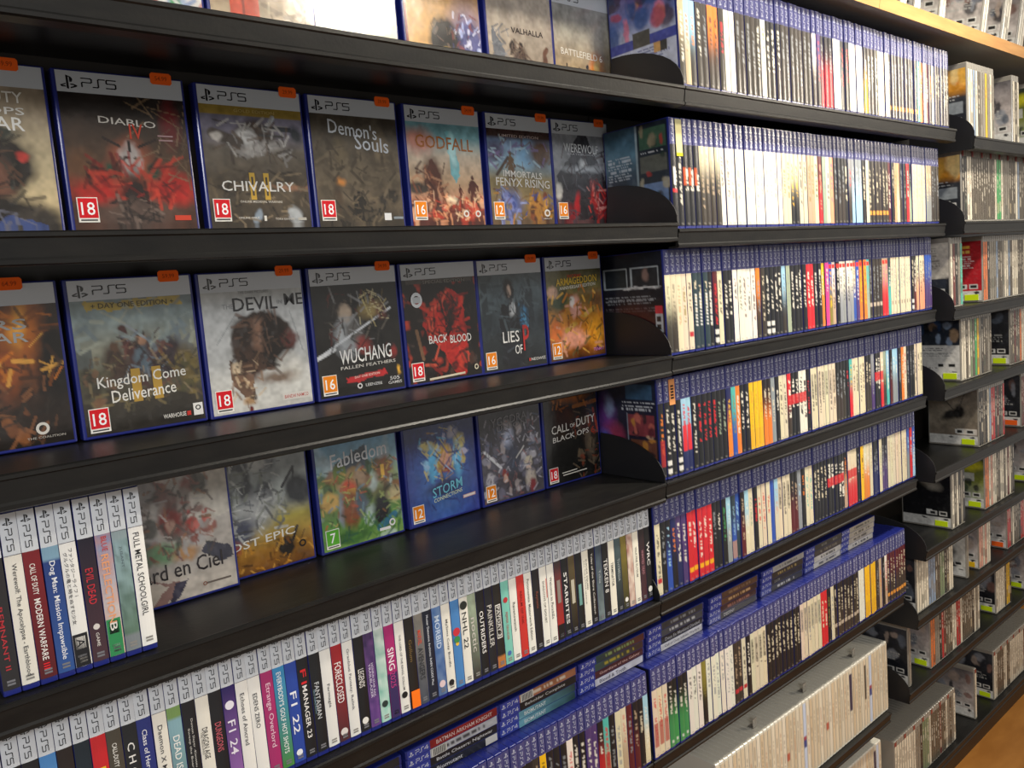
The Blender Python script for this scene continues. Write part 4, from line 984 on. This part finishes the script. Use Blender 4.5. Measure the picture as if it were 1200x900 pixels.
COV = {
    1: [('g', [(0, '#7a6a9a'), (.3, '#6f7cb4'), (.5, '#c9cfe4'), (1, '#d9deea')]), ('q', 26, 0, 0, 1, .42, ['#b8506c', '#3a5a9a', '#e09a5c', '#4a3a4c', '#d87a94', '#33405c'], .09), ('r', .0, .48, 1, .56, '#4a52a8'), ('t', .05, .58, .9, .7, 4, '#5c64a0'), ('r', .36, .42, .62, .56, '#55524c'), ('r', .66, .56, .86, .66, '#d0a060'), ('r', .76, .57, .86, .65, '#3a3a3a'), ('t', .05, .72, .7, .8, 3, '#6a6a78'), ('r', .1, .82, .7, .88, '#4048a0'), ('r', .6, .88, 1, .93, '#4048a0')],
    2: [('g', [(0, '#3a5a70'), (.25, '#54788c'), (.5, '#2c3c4c'), (1, '#1c2430')]), ('n', 6, .4), ('r', .5, 0, .53, 1, '#8fa0a8'), ('r', .53, 0, 1, 1, '#1d2630'), ('t', .04, .26, .44, .5, 8, '#c4ccd4'), ('q', 10, .05, .5, .45, .72, ['#5c2c2c', '#4a5a68', '#7a8890'], .06), ('r', .57, .05, .97, .24, '#3c5a48'), ('r', .57, .3, .97, .46, '#5a5c54'), ('r', .57, .56, .97, .76, '#6f88b0'), ('q', 14, .58, .06, .96, .76, ['#2a3a30', '#8a8068', '#a83a34', '#4c607c', '#b0a890'], .045), ('t', .58, .26, .95, .29, 1, '#d0d4d8'), ('t', .58, .8, .95, .83, 1, '#d0d4d8'), ('r', .04, .8, .46, .9, '#d8dce0'), ('r', .06, .81, .2, .89, '#2a2a2a'), ('r', .26, .81, .4, .89, '#3a3a3a'), ('r', 0, .93, 1, 1, '#c9ced6')],
    3: [('g', [(0, '#151824'), (.3, '#20232c'), (.6, '#231c20'), (.85, '#33201f'), (1, '#1c191c')]), ('r', .03, .14, .44, .34, '#a8b0b4'), ('r', .05, .155, .42, .325, '#2a2f33'), ('r', .49, .13, .95, .34, '#a8b0b4'), ('r', .52, .145, .92, .325, '#2c2e33'), ('b', .73, .22, .05, .06, '#8a7068', .3), ('b', .62, .34, .3, .012, '#d8d8d8', .3), ('t', .04, .42, .94, .5, 4, '#9a9ca0'), ('t', .04, .53, .9, .58, 2, '#7a7478'), ('b', .5, .65, .3, .12, '#4a1c1c', .6), ('r', .86, .52, .97, .6, '#d03a44'), ('r', .86, .61, .97, .78, '#b8bcc0'), ('r', .88, .63, .95, .68, '#2a2a2a'), ('r', .88, .71, .95, .76, '#2a2a2a'), ('r', .82, .84, 1, .98, '#a8b4d8'), ('r', .82, .82, 1, .85, '#3a4aa4')],
    4: [('g', [(0, '#1c2738'), (.4, '#232038'), (.7, '#1e1a2c'), (1, '#141722')]), ('b', .14, .4, .14, .2, '#6a3a8a', .6), ('b', .25, .62, .16, .14, '#a83a5c', .6), ('b', .1, .66, .12, .1, '#3a5ab8', .6), ('b', .2, .28, .08, .1, '#8a9ac0', .5), ('r', .5, .04, .95, .2, '#3a5a78'), ('t', .4, .22, .98, .32, 3, '#d8dce4'), ('r', .52, .36, .96, .58, '#8a3c44'), ('r', .55, .62, .97, .82, '#6a4030'), ('q', 16, .52, .36, .96, .82, ['#c86a5c', '#5a2430', '#c88a3c', '#30242c', '#d8b090'], .05), ('r', .5, .34, .51, .84, '#8a90a0'), ('r', .76, .84, .96, .92, '#c9cdd0'), ('r', .76, .84, .84, .92, '#e0982c'), ('r', .82, .93, 1, 1, '#b8c4dc')],
    5: [('g', [(0, '#1c1c22'), (1, '#2a2a32')])],
    6: [('g', [(0, '#1c1c22'), (1, '#2a2a32')])],
}
RUNS = {
    1: (0.0015, 0.9920, '1sKw. 1bso. 1bKo. 1KKw. 1KKg. 1oKk. 1oKk. 1KKr. 2wwg. 4KKg. 1KKw. 1wwo. 1kKwW 2kKwW 7KKg. 1wKg. 1pKr. 3krgQ 2wwg. 2kKrg 4wwg. 1kyw. 3KKw. 3ccg. 9KKgO 1ttw. 1oow. 1cck. 1mmw. 1KKo. 1cck. 5KKc.'),
    2: (0.0015, 0.9970, '1kkwF 1kkwY 3kkwf 4cKsH 2wwkC 7wwg. 4wwg. 2cce. 2cky. 2cck. 2sse. 1cckW 1mra. 1ddg. 1wck. 1aai. 3kKg. 1kkcW 1gKr. 2gbw. 1gbw. 1kkcW 1ccg. 1KKcO 5KKcO 1mmw. 1kkc. 1sao. 1acg. 2kKg. 1rrw. 1kdg. 5ccd. 2sgc. 3KKg.'),
    3: (0.0015, 1.0120, '2cKkA 1cca. 1cce. 1cckr 3qqcD 1kkwD 1mkrC 1cck. 2kkwW 5wwk. 1oKg. 1KKc. 2kkwC 2kkwW 1bKg. 1ddg. 4kkwW 2rrwW 2kkwW 1yow. 1iiw. 1BeyR 1wskR 1kkwR 3wgkR 1wgkR 1sBwR 1BpwR 2ooyR 1tdgR 4KKgM 2sriR 1qtw. 7ccgB 1kkcC 1kmwW 3cak. 3Bpg.'),
    4: (0.0015, 1.0100, '1kkoQ 1kkwC 1kkwS 1kkwC 2bnrZ 1kkw. 4kkrW 2kkd. 1noy. 1tBe. 1oow. 2kkwW 3yyoE 2kocW 1ggc. 1kkw. 2cck. 1rKwX 2kkwX 2wwkX 1kkr. 7cckT 3kKg. 1kkr. 1try. 4cck. 2kKc. 1gpg. 2kkwX 1crwX 1dKe. 1btw. 1kmg. 2bgw. 1kkg. 1oow. 1ccr. 3kkg. 3cck.'),
    5: (0.0030, 1.0200, '1cckr 1kkg. 1kBbW 1nko. 1pnwW 1ppw. 5rrwN 1kkg. 1kkw. 1kkGg 1bgwA 1qBbE 1Bqb. 1kms. 1bcw. 1ccd. 1kkr. 3ccr. 1BBB. 1bcoA 3cckT 2kms. 1ggb. 1kko. 2cct. 4kkcW 5kkwX 1kso. 3crcX 1kkg. 1yyk. 2cow. 1ccs. 2kng. 1ccd. 2kpg. 7ccs. 1Bgb. 1rrb. 1Bbw.'),
    6: (0.0060, 1.0220, '3ccrQ 4kGwc 3wwk. 1eke. 6wwg. 2KKsr 1cckr 1kkwW 4cckT 9kkcW 6ccgT 2rrcW 1kke. 1ccg. 8kKcM 2wwc. 4yyoE 1KKg. 1sso. 1kkg. 1wsr. 7mKcO'),
    60: (-0.6600, -0.0030, '24kkg. 1kkg. 1kkg. 1KKs. 1yyk. 3kkg. 1wsrr 2kkwW 2ppwW 1krwQ 1tsrQ 1kkg. 1ccg. 1csrA 1mmg. 1kms. 1kkc. 1bcw.'),
}
SHELFN = {1: 'top shelf', 2: 'second shelf', 3: 'third shelf', 4: 'fourth shelf', 5: 'fifth shelf', 6: 'sixth shelf', 60: 'sixth shelf'}
todo = []
for r, (xa, xb, s) in RUNS.items():
    toks = []
    for q in s.split():
        k = 0
        while q[k].isdigit():
            k += 1
        toks += [q[k:]] * int(q[:k])
    n = len(toks)
    pitch = (xb - xa) / n
    for i, t in enumerate(toks):
        z = Z2[6 if r == 60 else r]
        x = xa + pitch * i
        nm = NAME[t[0]] if t[0] == t[1] else '%s over %s' % (NAME[t[0]], NAME[t[1]])
        d = (Vector((x, 0, z)) - CAM).length
        vis = d + (9 if (r == 60 and x < -.34) else 0)
        todo.append((vis, r, i, n, x, z, t, nm, pitch))
todo.sort(key=lambda q: q[0])
NIND = 300 - 32
rest = []
labels = set()
for idx, (vis, r, i, n, x, z, t, nm, pitch) in enumerate(todo):
    sd = r * 1000 + i * 7 + 5
    th = min(.0147, pitch - .0002)
    lean = -math.radians(1.2) * (1 if i % 9 < 7 else .3) + R.uniform(-.004, .004)
    if i == 0:
        lean = -math.radians(.4)
    yj = .0100 + R.uniform(-.0012, .0012) - (.008 if r == 60 or r == 6 else 0)
    cov = COV.get(r) if i == 0 else None
    b = blue_case_mb(t, sd, th, cover=cov)
    loc = (x + .0004, yj, z - yj * ST / CT + .0009)
    if idx < NIND:
        o = b.build('blue_game_case', [M_BLUE, M_PRINT, M_PAPER])
        o.location = loc
        o.rotation_euler = (-TH, 0, 0)
        bayn = 'left bay' if r == 60 else 'middle bay'
        if r == 60:
            lb = '%s spine, blue-topped case, %s left of the bay joint, sixth shelf' % (nm, ordn(n - i))
        else:
            mk = MARK.get(t[3])
            lb = '%s spine%s, %s from left, %s of middle bay' % (nm, (' with ' + mk) if mk else '', ordn(i + 1), SHELFN[r])
        tag(o, lb, 'game case', 'blue-topped cases standing in the %s' % bayn)
    else:
        Mx = Matrix.Translation(loc) @ Matrix.Rotation(-TH, 4, 'X')
        A = np.array(Mx)
        rest.append((b, A))
if rest:
    big = MB()
    for b, A in rest:
        V = np.concatenate(b.v)
        V = V @ A[:3, :3].T + A[:3, 3]
        k = big.n
        big.v.append(V)
        big.c.append(np.concatenate(b.c))
        big.f += [tuple(i + k for i in f) for f in b.f]
        big.m += b.m
        big.n += len(V)
    tag(big.build('blue_game_cases', [M_BLUE, M_PRINT, M_PAPER]), 'remaining blue-topped cases at the far right end of the middle bay rows', 'game cases', kind='stuff')

# ---- lettering and badges on the back cover beside the third divider
o = MB()
A = Matrix.Translation((RUNS[3][0] + .0004, YS, Z2[3] - YS * ST / CT)) @ Matrix.Rotation(-TH, 4, 'X')

# ------------------------------------------------------------------ cases lying flat on top of the sixth row
STK = [  # art start x, layers from top to bottom: (art colour, text colour, words or None)
    (-.4480, [('#8c2226', '#e0c8c4', 'BATMAN ARKHAM KNIGHT', 'dark red'), ('#b9bcc2', '#4a4c52', None, 'light grey'), ('#1d1e22', '#d8d8d8', 'Battle Chasers: Nightwar', 'black, white lettering'), ('#20222a', '#d8d8d8', 'Biomutant', 'black, bottom')]),
    (-.2760, [('#a06a4c', '#d8c8b4', None, 'copper brown'), ('#1e2022', '#c9c9c6', 'Beholder Complete', 'black'), ('#6aa4b4/#26423f', '#dfe6e4', 'BIOMUTANT', 'blue-to-green upper'), ('#6aa4b4/#26423f', '#dfe6e4', 'BIOMUTANT', 'blue-to-green lower')]),
    (-.1025, [('#2a4a4c/#5a2c28', '#8aa060', None, 'dark teal'), ('#3f5a54/#4a3430', '#b0a03c', None, 'green-brown'), ('#4c2226', '#d8b0a8', 'Guardians of the Galaxy', 'maroon'), ('#d8d8e0', '#3c3c48', 'Blood & Truth', 'white')]),
    (.0749, [('#3a3c40', '#8a8c90', None, 'charcoal'), ('#4a4e54', '#c9ccd0', None, 'steel grey'), ('#222428', '#b9bbc0', 'Deus Ex Mankind Divided', 'black'), ('#dcdcdc', '#4a4c58', 'Call of Duty Infinite Warfare', 'white')]),
    (.2620, [('#5c4030', '#8a6a50', None, 'brown'), ('#6a4a34/#3a2420', '#c9a070', None, 'bronze'), ('#4a2c24', '#a8705c', None, 'dark brown'), ('#2a2a2c', '#d8d8d8', 'DESTINY', 'black')]),
    (.4460, [('#a9a8a4', '#6a6a6a', None, 'pale grey'), ('#3c3630', '#b09a60', None, 'brown-black, gold lettering'), ('#2c2c2c', '#9a9a94', 'DOOM', 'black'), ('#2c2e30', '#d0d0cc', None, 'black, white bar')]),
    (.6210, [('#3a3a38', '#7a7a74', None, 'dark grey'), ('#4a4640', '#8a8478', None, 'brown-grey'), ('#cfccc2', '#6a6a64', None, 'off-white, upper'), ('#d8d5ca', '#6a6a64', None, 'off-white, lower')]),
    (.7830, [('#a39c8c', '#5a544a', None, 'dusty tan'), ('#b0a898', '#5a544a', None, 'tan'), ('#b8b0a0', '#5a544a', None, 'pale tan'), ('#d0ccc0', '#5a5a54', None, 'cream')]),
    (-.6240, [('#2a2c30', '#c9c9c6', None, 'black'), ('#2a2c30', '#c9c9c6', 'DOG', 'black, second'), ('#2a2c30', '#c9c9c6', None, 'black, third'), ('#2a2c30', '#c9c9c6', None, 'black, lowest')]),
]
ztop = Z2[6] + CH * CT + .0006 + CH * ST * ST / CT
for si, (xa, layers) in enumerate(STK):
    for li, (colr, tc, wd, dsc) in enumerate(layers):
        k = len(layers) - 1 - li
        rng = np.random.default_rng(si * 31 + li)
        b = MB()
        # local: x along the case height, y depth, z thickness
        t = .0141
        m = MB().case(t, .135, CH, .0022)
        V = m.v[0]
        V = np.stack([CH - V[:, 2], V[:, 1], V[:, 0]], 1)
        b.add(V, m.f)
        y = -.0004
        z0, z1 = .0009, t - .0009
        b.add([(.002, y, z0), (.041, y, z0), (.041, y, z1), (.002, y, z1)], [(0, 1, 2, 3)], '#3644a0', 1)
        top, bot = (colr.split('/') + [colr])[:2] if '/' in colr else (colr, colr)
        ca, cb = np.array(lin(top)), np.array(lin(bot))
        n = 40
        img = np.zeros((6, n, 3))
        nz = vnoise(6, n, 9, rng)
        for i in range(n):
            s = i / (n - 1)
            img[:, i] = ca * (1 - s) + cb * s
        img *= (.8 + .4 * nz)[..., None]
        if wd is None:
            for i in range(int(n * .2), int(n * .8)):
                if rng.random() > .4:
                    img[2:4, i] = lin(tc)
        b.grid((.041, y, z1), (.166 - .041, 0, 0), (0, 0, z0 - z1), np.clip(img, 0, 1))
        b.plane2([(1 - v, u) if False else (u, v) for u, v in EMB_V], EMB_F, (.004, y - .0003, z0 + .0028), (.0085, 0, 0), (0, 0, .0072), '#d8dcea')
        V4 = W4[0]
        b.plane2(V4, W4[1], (.0160, y - .0003, z0 + .0034), (.021, 0, 0), (0, 0, .0056), '#d8dcea')
        if wd:
            b.text(wd, (.052, y - .0003, z0 + .0030), (min(.105, .0052 * len(wd)), 0, 0), (0, 0, .0060), tc)
        if (si == 0 and li == 1) or (si == 1 and li == 0):
            b.box((.043, y - .0008, z0), (.070, y - .0004, z1), '#cfcdc4', 2)
            for q in range(9):
                b.add([(.046 + q * .0025, y - .0010, z0 + .001), (.0472 + q * .0025, y - .0010, z0 + .001), (.0472 + q * .0025, y - .0010, z1 - .001), (.046 + q * .0025, y - .0010, z1 - .001)], [(0, 1, 2, 3)], '#2a2a2c', 2)
        if si == 0 and li == 3:
            b.box((.143, y - .0008, z0 + .001), (.166, y - .0004, z1), '#c9c8c4', 2)
        o = b.build('stacked_game_case', [M_BLUE, M_PRINT, M_PAPER])
        o.location = (xa - .0425 + rng.uniform(-.0012, .0012), .0510, ztop + .0002 - .0510 * ST / CT + k * (t + .0004))
        o.rotation_euler = (-TH, 0, 0)
        pos = ['topmost', 'second from top', 'third from top', 'lowest'][li]
        stn = 'leftmost half-hidden stack' if si == 8 else '%s stack from left, sixth shelf' % ordn(si + 2)
        tag(o, '%s spine, lying flat, %s, %s' % (dsc, pos, stn), 'game case', 'cases lying flat on the sixth-shelf row')

# ------------------------------------------------------------------ tall white cases, seventh and bottom shelf of the middle bay
CLR = ['#e2d3b8', '#dccbb0', '#e6dac2', '#d6c6aa', '#e0d0b4', '#d9c4a4', '#e8ddc8']


def tall_case(x, z, i, acc, label, group, h=.190):
    rng = np.random.default_rng(i * 13 + int(abs(z) * 100))
    t = .0141
    b = MB()
    b.case(t, .135, h, .0026)
    x0, x1, y = .0012, t - .0012, -.0004
    n = 40
    img = np.ones((n, 6, 3)) * np.array(lin(CLR[i % len(CLR)])) * (1 + (rng.random() - .5) * .12)
    tc = np.array(lin(['#8a7a66', '#a89474', '#7c6a5a', '#b07a5c'][i % 4]))
    for r_ in range(int(n * (.1 + .2 * rng.random())), int(n * (.5 + .3 * rng.random()))):
        if rng.random() > .3:
            img[r_, 2:4] = img[r_, 2:4] * .5 + tc * .5
    if acc == 'navy':
        img[int(n * .08):int(n * .62)] = lin('#3a3550')
    if acc == 'blue':
        img[:] = lin('#c9d4ea')
        img[int(n * .45):int(n * .52)] = lin('#a84a5c')
        img[int(n * .52):int(n * .60)] = lin('#3a4a8a')
    if acc == 'black':
        img[int(n * .1):int(n * .6), 2:] = lin('#3a3430')
    if acc == 'red':
        img[int(n * .5):int(n * .6)] = lin('#b8604c')
    b.grid((x0, y, h - .006), (x1 - x0, 0, 0), (0, 0, -(h - .012)), np.clip(img, 0, 1))
    o = b.build('tall_white_game_case', [M_CLEAR, M_PRINT])
    o.location = (x, .012, z - .012 * ST / CT + .0010)
    o.rotation_euler = (-TH, 0, 0)
    tag(o, label, 'game case', group)
    return o


n7 = 52
x7b = 1.018
for i in range(n7):
    x = x7b - (i + 1) * .0147
    acc = {6: 'blue', 13: 'navy', 8: 'black', 28: 'blue', 21: 'red', 33: 'red'}.get(i)
    d = {'blue': 'pale blue spine', 'navy': 'navy-panelled spine', 'black': 'black-striped spine', 'red': 'red-patched spine'}.get(acc, 'yellowed white spine')
    tall_case(x, Z2[7], i, acc, 'tall case, %s, %s from right, seventh shelf of middle bay' % (d, ordn(i + 1)), 'tall white cases on the seventh shelf')
for i in range(16):
    x = 1.050 - (i + 1) * .0147
    tall_case(x, Z2[8], i + 70, {2: 'navy', 1: 'blue'}.get(i), 'tall case, %s, %s from right, bottom shelf of middle bay' % ({2: 'dark-panelled spine', 1: 'pale blue spine'}.get(i, 'yellowed white spine'), ordn(i + 1)), 'tall white cases on the bottom shelf')
# little clear shelf tabs standing behind the tall row
for i, x in enumerate((.42, .63, .87)):
    q = MB()
    q.box((0, 0, 0), (.016, .0012, .022))
    q.box((0, 0, 0), (.016, .014, .0012))
    o = q.build('clear_shelf_tab', [M_SMOKE])
    o.location = (x, .055, Z2[7] + .190 * CT - .055 * ST / CT + .0048)
    o.rotation_euler = (-TH, 0, .05)
    tag(o, 'small clear plastic tab standing on the tall white cases, %s from the left' % ['first', 'second', 'third'][i], 'shelf tab', 'clear tabs on the tall cases')

# ------------------------------------------------------------------ right bay: clear cases, groups with gaps
SPC = ['#e2d6bc', '#4a4038', '#d9cdb4', '#5c4c3c', '#35302c', '#8c8578', '#c9b894', '#6c6254', '#b0a48c', '#3f4a3c']
ACC = {'R': '#b82c30', 'Y': '#e8b820', 'G': '#48a860', 'T': '#5cb8a0', 'B': '#8a9cb4', 'O': '#d8743c', 'P': '#d89c88', 'M': '#6a2c28', 'C': '#e4dac4', 'K': '#2a2624', 'W': '#5c5244', 'S': '#8c8578', 'g': '#7a8a68'}
ACN = {'R': 'red', 'Y': 'yellow', 'G': 'green', 'T': 'turquoise', 'B': 'grey-blue', 'O': 'orange', 'P': 'pinkish', 'M': 'dark red', 'C': 'cream', 'K': 'black', 'W': 'brown', 'S': 'grey', 'g': 'sage green'}


def face_art(kind, rng):
    base = {'dark': [('g', [(0, '#3a3c42'), (.5, '#22242a'), (1, '#1a1a1e')])], 'flame': [('g', [(0, '#b88a4a'), (.3, '#d8922a'), (.42, '#34363a'), (1, '#1e2024')])],
            'text': [('g', [(0, '#cfc9bc'), (.5, '#c4bdb0'), (.55, '#2a2c30'), (1, '#17181c')])], 'red': [('g', [(0, '#a82028'), (1, '#c42430')])],
            'white': [('g', [(0, '#20242c'), (.42, '#2a3038'), (.43, '#d8d6d0'), (1, '#dedbd4')])], 'beige': [('g', [(0, '#6a6258'), (.5, '#8c8272'), (1, '#6a5c50')])],
            'black': [('g', [(0, '#16161a'), (1, '#1a1a1c')])], 'bw': [('g', [(0, '#c9c7c0'), (1, '#d0cec6')])], 'yellow': [('g', [(0, '#28302c'), (.5, '#7c8438'), (1, '#c0c4b8')])],
            'pale': [('g', [(0, '#6a6668'), (.5, '#b4aaa6'), (1, '#cfcac4')])]}[kind]
    q = [('n', 5, .35)]
    if kind == 'flame':
        q += [('q', 10, .1, .0, 1, .35, ['#e8b04a', '#c8781c', '#f0d08a'], .14), ('r', .1, .48, .95, .66, '#8a9094'), ('b', .35, .58, .1, .05, '#d8a098', .4), ('t', .1, .38, .9, .46, 2, '#c9c9c4'), ('t', .1, .68, .9, .74, 2, '#c9c9c4')]
    elif kind == 'text':
        q = [('t', .1, .06, .9, .42, 9, '#8a857c'), ('b', .5, .5, .6, .07, '#c9c3b6', .3), ('b', .4, .66, .1, .03, '#c83a34', .4), ('r', .45, .56, .95, .72, '#30343c')]
    elif kind == 'red':
        q = [('t', .08, .06, .9, .14, 1, '#f0c04a'), ('t', .06, .14, .95, .21, 1, '#f4d060'), ('t', .08, .24, .9, .46, 6, '#e8d4d0'), ('b', .12, .78, .25, .1, '#17181c', .2)]
    elif kind == 'white':
        q = [('q', 10, .1, .05, .95, .36, ['#8a9cb4', '#3c5a8a', '#a88c6c', '#30343c'], .09), ('t', .05, .46, .8, .52, 2, '#3a3c42'), ('t', .05, .54, .9, .64, 4, '#8d8d8a'), ('r', .2, .78, .35, .84, '#3a3c40'), ('t', .4, .79, .6, .83, 1, '#5a5a5a')]
    elif kind == 'beige':
        q += [('b', .5, .45, .25, .08, '#2a2826', .3, -20), ('b', .62, .4, .1, .12, '#1f1d1c', .3), ('s', .3, .15, .5, .35, .012, '#4a4440'), ('s', .75, .05, .62, .35, .012, '#4a4440'), ('r', .58, .70, .98, .82, '#d8cfc4')]
    elif kind == 'black':
        q = [('b', .6, .25, .2, .08, '#8a867c', .5, 20), ('b', .5, .2, .08, .05, '#a8a498', .4), ('r', .5, .7, .62, .8, '#d8d8d4')]
    elif kind == 'bw':
        q = [('b', .5, .22, .25, .07, '#26262a', .2), ('b', .5, .55, .28, .16, '#2c2c30', .25), ('b', .45, .58, .08, .05, '#d8d6d0', .3), ('b', .7, .8, .1, .05, '#3a3a3c', .3)]
    elif kind == 'yellow':
        q = [('b', .6, .2, .4, .1, '#c8c22c', .4), ('r', .1, .34, .8, .5, '#b8bab0'), ('q', 8, .1, .5, .9, .8, ['#2a3c2c', '#8a9a5c', '#1f2224'], .08)]
    else:
        q += [('q', 10, .08, .1, .95, .7, ['#5c6470', '#a8988c', '#2a2c34', '#7a5c54', '#8c9098'], .1), ('t', .1, .45, .9, .6, 4, '#b0b0ac')]
    tail = [('r', .55, .72, .72, .80, '#d8d6d0'), ('r', .76, .72, .93, .80, '#d8d6d0'), ('r', .58, .735, .69, .785, '#2a2a2a'), ('r', .79, .735, .9, .785, '#2a2a2a'),
            ('r', 0, .84, 1, 1, '#dcdad4'), ('b', .45, .87, .05, .018, '#26262a', .2), ('b', .9, .87, .05, .018, '#26262a', .2)]
    return base + q + tail


def clear_case(x, z, i, col, face=None, stick=None, band=None, label='', group='', h=.171, lean=0):
    rng = np.random.default_rng(i * 17 + 3)
    t = .0140
    root = None
    b = MB()
    b.case(t, .135, h, .0026)
    x0, x1, y = .0012, t - .0012, -.0004
    n = 36
    c = np.array(lin(col))
    img = np.ones((n, 6, 3)) * c * (1 + (rng.random() - .5) * .15)
    tc = np.array(lin('#e6dcc8' if sum(lin(col)) < .6 else '#6a5c4c'))
    for r_ in range(int(n * (.05 + .25 * rng.random())), int(n * (.4 + .35 * rng.random()))):
        if rng.random() > .3:
            img[r_, 2:4] = img[r_, 2:4] * .35 + tc * .65
    if rng.random() > .55:
        a0 = int(n * (.6 + .2 * rng.random()))
        img[a0:a0 + 6, 1:5] = img[a0:a0 + 6, 1:5] * .4 + np.array(lin(SPC[int(rng.integers(10))])) * .6
    b.grid((x0, y, h - .016), (x1 - x0, 0, 0), (0, 0, -(h - .021)), np.clip(img, 0, 1))
    if band:
        b.add([(x0, y, h - .016), (x1, y, h - .016), (x1, y, h - .003), (x0, y, h - .003)], [(0, 1, 2, 3)], band, 1)
    if face:
        im = paint(face_art(face, rng), 64, 50, i)
        b.grid((-.0005, .131, h - .012), (0, -.127, 0), (0, 0, -(h - .017)), im)
    if face and stick:
        root = empty('clear_game_case', (0, 0, 0))
        b.build('case_with_sleeve', [M_SMOKE, M_PRINT], root)
        q = MB()
        q.box((-.0016, .012, .006), (-.0007, .045, .021), stick)
        q.build('price_sticker', [M_PAPER], root)
        o = root
    else:
        o = b.build('clear_game_case', [M_SMOKE, M_PRINT])
    o.location = (x, Y3 + .0165, z - .0165 * ST / CT + .0004)
    o.rotation_euler = (-TH, 0, 0)
    tag(o, label, 'game case', group)
    return o


YEL, ORG = '#d8f018', '#ff6a24'
# shelf: list of (start x, end x, colour letters cycled, face kind, sticker colour)
G3 = {
    1: [(1.066, 1.228, 'CCBCWSSYSCSC', 'flame', None), (1.355, 1.399, 'CWC', 'pale', None), (1.520, 1.640, 'gWCKWC', 'yellow', None)],
    2: [(1.089, 1.640, 'KCCWWWWWWWWCGCSSSWWCBWWCWSSWWC', 'flame', None)],
    3: [(1.079, 1.150, 'CMKST', 'text', None), (1.2870, 1.650, 'OKSSBWSCBWCCWWCWSC', 'red', YEL)],
    4: [(1.204, 1.408, 'CWCgWGYSKWWSW', 'white', YEL), (1.553, 1.780, 'WMWOCMCWKC', 'dark', YEL)],
    5: [(1.389, 1.583, 'KWKCBRRKMKWR', 'beige', YEL), (1.722, 1.850, 'MOKCW', 'dark', ORG)],
    6: [(1.265, 1.358, 'CWCKSK', 'black', YEL), (1.501, 1.741, 'OCPCCWWCWCMCWK', 'yellow', YEL), (1.88, 1.96, 'WCWC', 'pale', YEL)],
    7: [(1.089, 1.329, 'CCCCBBWWgKWCC', 'dark', None), (1.4240, 1.4380, 'S', 'bw', None), (1.516, 1.606, 'PCPCC', 'pale', '#f0c020'), (1.746, 1.92, 'RWCWWKRCK', 'pale', ORG)],
    8: [(1.094, 1.106, 'S', 'dark', None), (1.233, 1.590, 'OSSKRMWWCCRRCWWWWKCSC', 'pale', YEL), (1.725, 1.857, 'CCCWYK', 'dark', YEL), (1.99, 2.12, 'WKCM', 'pale', YEL)],
    9: [(1.090, 1.500, 'CCCCCCCCSKgggCWWWMWWCSWSC', None, None), (1.660, 1.674, 'C', 'pale', None), (1.823, 2.25, 'CWWCWCCCCCMCWKRC', 'dark', YEL)],
}
BAYN = {1: 'top', 2: 'second', 3: 'third', 4: 'fourth', 5: 'fifth', 6: 'sixth', 7: 'seventh', 8: 'eighth', 9: 'bottom'}
cid = 0
for k, groups in G3.items():
    cnt = 0
    for (xa, xb, cols, face, stick) in groups:
        n = max(1, int(round((xb - xa) / .0148)))
        for i in range(n):
            c = cols[i * len(cols) // n] if n > 1 else cols[0]
            cid += 1
            cnt += 1
            ex = ''
            if i == 0 and face:
                ex = ', cover showing'
            lb = '%s-spined clear case%s, %s from left, %s shelf of right bay' % (ACN[c], ex, ordn(cnt), BAYN[k])
            band = '#8a3a34' if (k in (9, 2) and i % 4 == 0) else None
            clear_case(xa + i * .0148, Z3[k], cid, ACC[c] if i % 3 else ACC[c], face if i == 0 else None, stick, band, lb, 'clear cases on the %s shelf of the right bay' % BAYN[k])

# cases standing on the wooden board
for j, (xa, n, fk) in enumerate(((.7300, 2, None), (.7950, 2, 'pale'), (.9200, 2, 'pale'), (1.1580, 2, 'pale'), (1.2850, 3, 'pale'), (1.3940, 3, 'pale'))):
    for i in range(n):
        cid += 1
        z = .5340
        o = clear_case(xa + i * .0148, z, cid, '#e2dccd' if i else '#f0ede4', 'pale' if i == 0 and fk else None, None, None,
                       'clear case on the wooden board, %s in %s pair or trio from the left' % (['front-left', 'second', 'third'][i], ordn(j + 1)), 'clear cases on the wooden top board')
        o.rotation_euler = (0, 0, 0)
        o.location = (xa + i * .0148, .028, z + .0002)
